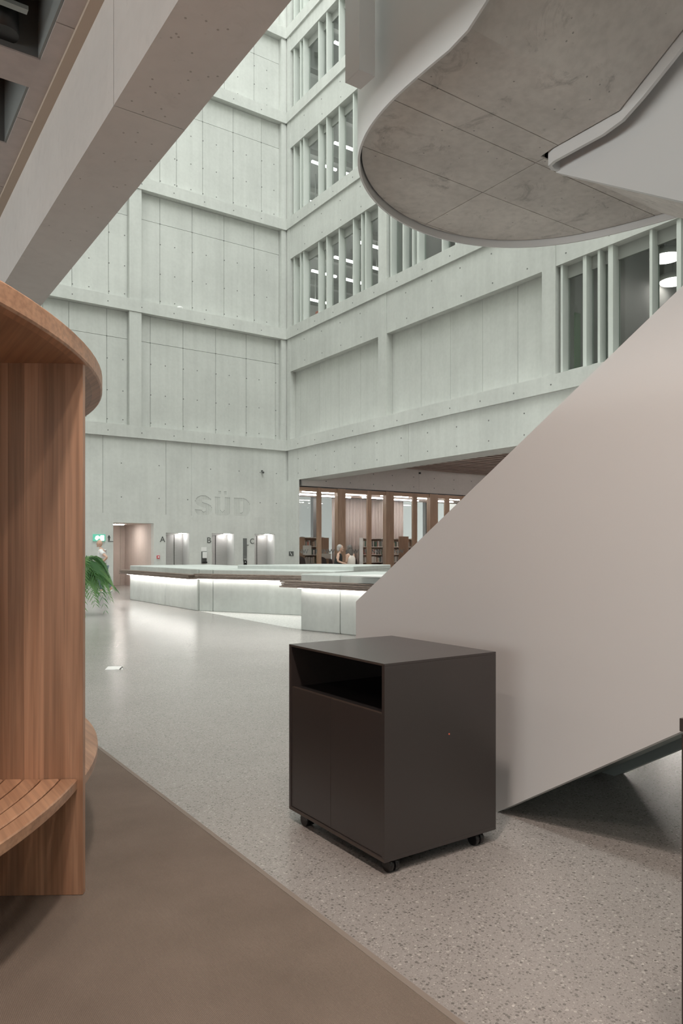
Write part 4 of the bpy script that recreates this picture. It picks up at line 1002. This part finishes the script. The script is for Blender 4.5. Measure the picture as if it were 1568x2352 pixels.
# ================================================================== PALM
def palm():
    x, y = W2((150 - CX) / F * 17, 17)
    p = empty('potted_palm', (x, y, 0), 'green feathery palm arching out behind the wooden panel', 'plant')
    lathe('pot', [(0.20, 0), (0.26, 0.02), (0.30, 0.42), (0.27, 0.42), (0.26, 0.38), (0.02, 0.38)], (x, y, 0), 'pot', p)
    lathe('soil', [(0.26, 0.37), (0.2, 0.39), (0.02, 0.4)], (x, y, 0), 'soil', p, 16)
    R = random.Random(5)
    ur, uf = Vector((*W2(1, 0), 0)), Vector((*W2(0, 1), 0))
    specs = []
    for i in range(15):
        a = R.uniform(0, 2 * PI) if i >= 8 else R.uniform(-0.9, 0.9); specs.append((a, R.uniform(0.75, 1.2), R.uniform(0.2, 1.25), i))
    for a, reach, lift, i in specs:
        dr = ur * math.cos(a) + uf * math.sin(a); side = Vector((-dr.y, dr.x, 0))
        drop = R.uniform(0.2, 0.75)
        base = Vector((x, y, 0.75)); N = 26; pts = []
        for k in range(N + 1):
            t = k / N
            pts.append(base + dr * (reach * (t ** 0.95)) + Vector((0, 0, lift * 1.55 * t - (lift * 1.55 + drop) * t ** 2.6 + 0.1 * t)))
        v, f = [], []
        for k in range(N):
            a_, b_ = pts[k], pts[k + 1]; wd = 0.010 * (1 - k / N) + 0.002; bb = len(v)
            v += [a_ + side * wd, a_ - side * wd, b_ - side * wd * .9, b_ + side * wd * .9]; f.append((bb, bb + 1, bb + 2, bb + 3))
        for k in range(5, N + 1):
            t = k / N; c = pts[k]; tang = (pts[k] - pts[k - 1]).normalized(); L = 0.36 * math.sin(PI * min(1, 0.18 + t * 0.75)) + 0.06
            for s in (-1, 1):
                for sub in (0,):
                    c2_ = c if not sub else (pts[k] + pts[min(N, k + 1)]) / 2
                    d1 = (tang * 0.62 + side * s * 0.75 + Vector((0, 0, 0.05))).normalized(); L2 = L * R.uniform(0.8, 1.1)
                    m1 = c2_ + d1 * L2 * 0.55; e1 = c2_ + d1 * L2 + Vector((0, 0, -0.30 * L2)); wv = tang.cross(d1).cross(d1).normalized() * 0.0055; bb = len(v)
                    v += [c2_, m1 + wv, e1, m1 - wv]; f.append((bb, bb + 1, bb + 2)); f.append((bb, bb + 2, bb + 3))
        me = bpy.data.meshes.new('frond'); me.from_pydata([q - base for q in v], [], f)
        link('frond', me, 'frond' if i % 3 else 'frond_dark', p, base)
    for k in range(5): cyl('stem', (x + 0.04 * math.cos(k), y + 0.04 * math.sin(k), 0.38), (x + 0.02 * math.cos(k), y + 0.02 * math.sin(k), 0.9), 0.014, 'frond_stem', p, 8)
palm()

# ================================================================== PEOPLE
def skin_mesh(joints, bones, root=0, sub=2):
    me = bpy.data.meshes.new('sk'); me.from_pydata([j[0] for j in joints], bones, [])
    o = bpy.data.objects.new('sk', me); COL.objects.link(o)
    o.modifiers.new('s', 'SKIN'); sv = me.skin_vertices[0].data
    for i, j in enumerate(joints):
        r = j[1]; sv[i].radius = r if isinstance(r, tuple) else (r, r); sv[i].use_root = (i == root)
    m = o.modifiers.new('ss', 'SUBSURF'); m.levels = sub; m.render_levels = sub
    dg = bpy.context.evaluated_depsgraph_get(); me2 = bpy.data.meshes.new_from_object(o.evaluated_get(dg)); bpy.data.objects.remove(o)
    me2.materials.clear(); me2.polygons.foreach_set('use_smooth', [True] * len(me2.polygons)); return me2
def blob(bm, c, rx, ry, rz, f=None, seg=16):
    r = bmesh.ops.create_uvsphere(bm, u_segments=seg, v_segments=seg - 4, radius=1)
    for v in r['verts']:
        p = v.co.copy()
        if f: p = f(p)
        v.co = Vector((c[0] + p.x * rx, c[1] + p.y * ry, c[2] + p.z * rz))
def head_geo(bm, c, s=1.0):                          # face looks along +X
    def f(p):
        q = p.copy()
        if p.z < 0: q.y *= 1 + 0.28 * p.z; q.x *= 1 + 0.12 * p.z if p.x < 0 else 1 + 0.05 * p.z
        return q
    blob(bm, c, 0.098 * s, 0.076 * s, 0.120 * s, f)
    blob(bm, (c[0] + 0.094 * s, c[1], c[2] - 0.018 * s), 0.024 * s, 0.014 * s, 0.026 * s, None, 8)     # nose
    for sg in (-1, 1): blob(bm, (c[0] - 0.008 * s, c[1] + sg * 0.076 * s, c[2] - 0.01 * s), 0.02 * s, 0.01 * s, 0.033 * s, None, 8)   # ears
    blob(bm, (c[0] + 0.075 * s, c[1], c[2] - 0.095 * s), 0.026 * s, 0.03 * s, 0.022 * s, None, 8)      # chin
def hand(J, B, wrist, d, up, s=1.0):                 # five fingers that fan from the palm
    d = Vector(d).normalized(); up = Vector(up).normalized(); sd = d.cross(up)
    base = Vector(J[wrist][0]); J.append((tuple(base + d * 0.07 * s), (0.034 * s, 0.017 * s))); p = len(J) - 1; B.append((wrist, p))
    for k, (o, L) in enumerate(((-0.028, 0.062), (-0.010, 0.075), (0.010, 0.07), (0.028, 0.056))):
        a = base + d * (0.10 * s) + sd * o * s; b = a + d * L * 0.5 * s - up * 0.008; c = b + d * L * 0.5 * s - up * 0.022
        i = len(J); J.extend([(tuple(a), 0.009 * s), (tuple(b), 0.0085 * s), (tuple(c), 0.007 * s)]); B.extend([(p, i), (i, i + 1), (i + 1, i + 2)])
    i = len(J); a = base + d * 0.035 * s - sd * 0.04 * s; J.extend([(tuple(a), 0.011 * s), (tuple(a + d * 0.045 * s - sd * 0.012 * s), 0.009 * s)]); B.extend([(p, i), (i, i + 1)])
def person(name, label, loc, yaw, J, B, cloth, head, hs, hair, eyes=True):
    r = empty(name, loc, label, 'person')
    R_ = Matrix.Translation(loc) @ Matrix.Rotation(yaw, 4, 'Z')
    bm = bmesh.new(); bm.from_mesh(skin_mesh(J, B)); head_geo(bm, head, hs)
    me = bpy.data.meshes.new('body'); bm.to_mesh(me); bm.free(); me.polygons.foreach_set('use_smooth', [True] * len(me.polygons))
    def put(nm, me_, mat, parent=r):
        me_.transform(R_); c = sum((v.co for v in me_.vertices), Vector()) / len(me_.vertices); me_.transform(Matrix.Translation(-c)); return link(nm, me_, mat, parent, c)
    b = put('body', me, 'skin')
    for nm, j, bn, mat in cloth: put(nm, skin_mesh(j, bn, 0), mat)
    for nm, mat, blobs in hair:
        bm = bmesh.new()
        for bl in blobs: blob(bm, *bl)
        m = bpy.data.meshes.new(nm); bm.to_mesh(m); bm.free(); m.polygons.foreach_set('use_smooth', [True] * len(m.polygons)); put(nm, m, mat)
    for nm, mat, pts in (('eye', 'eye', [(0.086, 0.03, 0.008), (0.086, -0.03, 0.008)]), ('mouth', 'lip', [(0.092, 0, -0.062)])):
        for p in pts:
            bm = bmesh.new(); blob(bm, (head[0] + p[0] * hs, head[1] + p[1] * hs, head[2] + p[2] * hs), 0.008, 0.011 if nm == 'eye' else 0.024, 0.007, None, 8); m = bpy.data.meshes.new(nm); bm.to_mesh(m); bm.free(); put(nm, m, mat)
    return r
left = math.atan2(W2(-1, 0)[1], W2(-1, 0)[0])         # heading towards picture left
# walking man: +X forward, +Y his left (towards the camera side is -... he walks left, so +Y is towards the camera)
def man():
    mx, my = fl(236, 1362)
    J = [((0, 0, 0.98), (0.15, 0.12)), ((0.02, 0, 1.2), (0.15, 0.115)), ((0.04, 0, 1.42), (0.17, 0.11)), ((0.06, 0, 1.54), 0.06), ((0.08, 0, 1.62), 0.055),
         ((0.03, 0.2, 1.47), 0.06), ((-0.24, 0.27, 1.25), 0.048), ((-0.03, 0.27, 1.05), 0.034),
         ((0.03, -0.2, 1.47), 0.06), ((0.08, -0.26, 1.2), 0.045), ((0.26, -0.24, 1.05), 0.032),
         ((0.0, 0.1, 0.9), 0.095), ((0.12, 0.1, 0.52), 0.066), ((-0.02, 0.1, 0.10), 0.045), ((0.11, 0.1, 0.045), 0.036),
         ((0.0, -0.1, 0.9), 0.095), ((0.02, -0.1, 0.5), 0.066), ((-0.28, -0.1, 0.17), 0.045), ((-0.22, -0.1, 0.05), 0.036)]
    B = [(0, 1), (1, 2), (2, 3), (3, 4), (2, 5), (5, 6), (6, 7), (2, 8), (8, 9), (9, 10), (0, 11), (11, 12), (12, 13), (13, 14), (0, 15), (15, 16), (16, 17), (17, 18)]
    hand(J, B, 7, (0.55, -0.3, -0.6), (0.3, 1, 0)); hand(J, B, 10, (0.9, 0, -0.3), (0, -1, 0.2))
    shirt = ([((0, 0, 0.95), (0.195, 0.175)), ((0.02, 0, 1.2), (0.19, 0.17)), ((0.04, 0, 1.42), (0.20, 0.16)), ((0.055, 0, 1.535), 0.08), ((0.03, 0.19, 1.47), 0.085), ((-0.12, 0.24, 1.35), 0.078), ((0.03, -0.19, 1.47), 0.085), ((0.06, -0.235, 1.30), 0.078)], [(0, 1), (1, 2), (2, 3), (2, 4), (4, 5), (2, 6), (6, 7)])
    pants = ([((0, 0, 0.97), (0.165, 0.13)), ((0.0, 0.1, 0.88), 0.112), ((0.12, 0.1, 0.52), 0.085), ((-0.02, 0.1, 0.12), 0.07), ((0.0, -0.1, 0.88), 0.112), ((0.02, -0.1, 0.5), 0.085), ((-0.27, -0.1, 0.19), 0.07)], [(0, 1), (1, 2), (2, 3), (0, 4), (4, 5), (5, 6)])
    sh1 = ([((-0.05, 0.1, 0.055), 0.05), ((0.06, 0.1, 0.045), 0.05), ((0.19, 0.1, 0.04), 0.036)], [(0, 1), (1, 2)])
    sh2 = ([((-0.31, -0.1, 0.11), 0.05), ((-0.25, -0.1, 0.05), 0.048), ((-0.15, -0.1, 0.04), 0.036)], [(0, 1), (1, 2)])
    person('person', 'bald man in a white short-sleeved shirt and grey jeans walking behind the palm', (mx, my, 0), left, J, B, [('shirt', *shirt, 'shirt_white'), ('trousers', *pants, 'jeans'), ('shoe', *sh1, 'shoe'), ('shoe', *sh2, 'shoe')], (0.11, 0, 1.74), 1.05, [])
man()
def standing(lean):
    J = [((0, 0, 0.92), (0.14, 0.11)), ((0.01, 0, 1.12), (0.12, 0.10)), ((0.02 + lean, 0, 1.30), (0.15, 0.10)), ((0.04 + lean, 0, 1.41), 0.05), ((0.05 + lean, 0, 1.48), 0.045),
         ((0.0, 0.085, 0.85), 0.09), ((0.01, 0.085, 0.48), 0.062), ((-0.02, 0.085, 0.09), 0.04), ((0.11, 0.085, 0.035), 0.032),
         ((0.0, -0.085, 0.85), 0.09), ((0.01, -0.085, 0.48), 0.062), ((-0.02, -0.085, 0.09), 0.04), ((0.11, -0.085, 0.035), 0.032)]
    B = [(0, 1), (1, 2), (2, 3), (3, 4), (0, 5), (5, 6), (6, 7), (7, 8), (0, 9), (9, 10), (10, 11), (11, 12)]
    return J, B
WD = 25.0
def woman1():
    k = (775.5 - CX) / F; loc = (*W2(k * WD, WD), 0)
    J, B = standing(0.02)
    i = len(J); J += [((0.02, -0.16, 1.345), 0.05), ((0.0, -0.2, 1.13), 0.04), ((0.20, -0.19, 1.06), 0.028)]; B += [(2, i), (i, i + 1), (i + 1, i + 2)]; hand(J, B, i + 2, (1, 0.1, -0.15), (0, 0, 1), 0.92)
    i = len(J); J += [((0.02, 0.16, 1.345), 0.05), ((-0.02, 0.2, 1.12), 0.04), ((0.12, 0.17, 0.95), 0.028)]; B += [(2, i), (i, i + 1), (i + 1, i + 2)]; hand(J, B, i + 2, (0.8, 0, -0.6), (0, 0.4, 1), 0.92)
    vest = ([((0, 0, 0.82), (0.185, 0.16)), ((0.01, 0, 1.1), (0.165, 0.15)), ((0.04, 0, 1.30), (0.175, 0.14)), ((0.055, 0, 1.42), 0.07)], [(0, 1), (1, 2), (2, 3)])
    pants = ([((0, 0, 0.9), (0.155, 0.12)), ((0, 0.085, 0.83), 0.105), ((0.01, 0.085, 0.48), 0.078), ((-0.02, 0.085, 0.08), 0.058), ((0, -0.085, 0.83), 0.105), ((0.01, -0.085, 0.48), 0.078), ((-0.02, -0.085, 0.08), 0.058)], [(0, 1), (1, 2), (2, 3), (0, 4), (4, 5), (5, 6)])
    right = math.atan2(W2(1, 0)[1], W2(1, 0)[0]); hd = (0.09, 0, 1.575)
    hair = [('hair', 'hair_grey', [((hd[0] - 0.028, 0, hd[2] + 0.03), 0.098, 0.088, 0.10, None, 16), ((hd[0] - 0.06, 0, hd[2] - 0.03), 0.065, 0.075, 0.09, None, 12)])]
    person('person', 'woman with pinned grey hair in a sleeveless black top leaning at the counter', loc, right, J, B, [('top', *vest, 'cloth_black'), ('trousers', *pants, 'cloth_black')], hd, 0.98, hair)
def woman2():
    k = (805 - CX) / F; loc = (*W2(k * (WD + .2), WD + .2), 0)
    J, B = standing(0.01)
    i = len(J); J += [((0.01, -0.16, 1.33), 0.05), ((0.0, -0.2, 1.10), 0.04), ((0.04, -0.2, 0.88), 0.028)]; B += [(2, i), (i, i + 1), (i + 1, i + 2)]; hand(J, B, i + 2, (0.2, 0, -1), (0, -1, 0), 0.92)
    i = len(J); J += [((0.01, 0.16, 1.33), 0.05), ((0.02, 0.2, 1.10), 0.04), ((0.18, 0.17, 1.0), 0.028)]; B += [(2, i), (i, i + 1), (i + 1, i + 2)]; hand(J, B, i + 2, (1, -0.1, -0.3), (0, 0, 1), 0.92)
    top = ([((0, 0, 0.86), (0.19, 0.19)), ((0.01, 0, 1.1), (0.17, 0.17)), ((0.03, 0, 1.28), (0.175, 0.16)), ((0.04, 0, 1.37), 0.09), ((0.01, 0.14, 1.325), 0.075), ((0.01, -0.14, 1.325), 0.075)], [(0, 1), (1, 2), (2, 3), (2, 4), (2, 5)])
    skirt = ([((0, 0, 0.9), (0.16, 0.13)), ((0, 0, 0.6), (0.19, 0.16)), ((0, 0, 0.42), (0.2, 0.17))], [(0, 1), (1, 2)])
    yaw = math.atan2(W2(-0.75, 0.66)[1], W2(-0.75, 0.66)[0]); hd = (0.07, 0, 1.555)
    hair = [('long_hair', 'hair_dark', [((hd[0] - 0.03, 0, hd[2] + 0.03), 0.10, 0.092, 0.105, None, 16), ((hd[0] - 0.08, 0, hd[2] - 0.14), 0.06, 0.10, 0.20, None, 14), ((hd[0] - 0.02, -0.085, hd[2] - 0.13), 0.05, 0.03, 0.19, None, 10), ((hd[0] - 0.02, 0.085, hd[2] - 0.13), 0.05, 0.03, 0.19, None, 10)])]
    person('person', 'woman with long dark loose hair in a cream top at the counter', loc, yaw, J, B, [('top', *top, 'top_cream'), ('skirt', *skirt, 'cloth_black')], hd, 0.98, hair)
woman1(); woman2()

# ================================================================== LAMPS OF THE LOW HALL (in the coffers, above and behind the camera)
for (x, y, e_) in ((0.6, 1.32, 130), (0.6, -0.13, 60), (-2.3, 0.1, 60), (0.6, -2.8, 60), (-2.3, 8.8, 70)):
    t = empty('coffer_lamp', (x, y, CZ + 0.3), 'warm round lamp recessed in the ceiling coffers above the carpet', 'lamp', 'coffer lamps')
    lathe('housing', [(0.02, 0.32), (0.14, 0.3), (0.16, 0.02), (0.15, 0.0)], (x, y, CZ + 0.3), 'black', t, 20); lathe('diffuser', [(0.14, 0.0), (0.13, -0.01), (0.02, -0.012)], (x, y, CZ + 0.3), 'lamp_warm', t, 20)
    area('lamp_light', (x, y, CZ + 0.27), 0.3, e_, (1.0, 0.84, 0.74), parent=t)
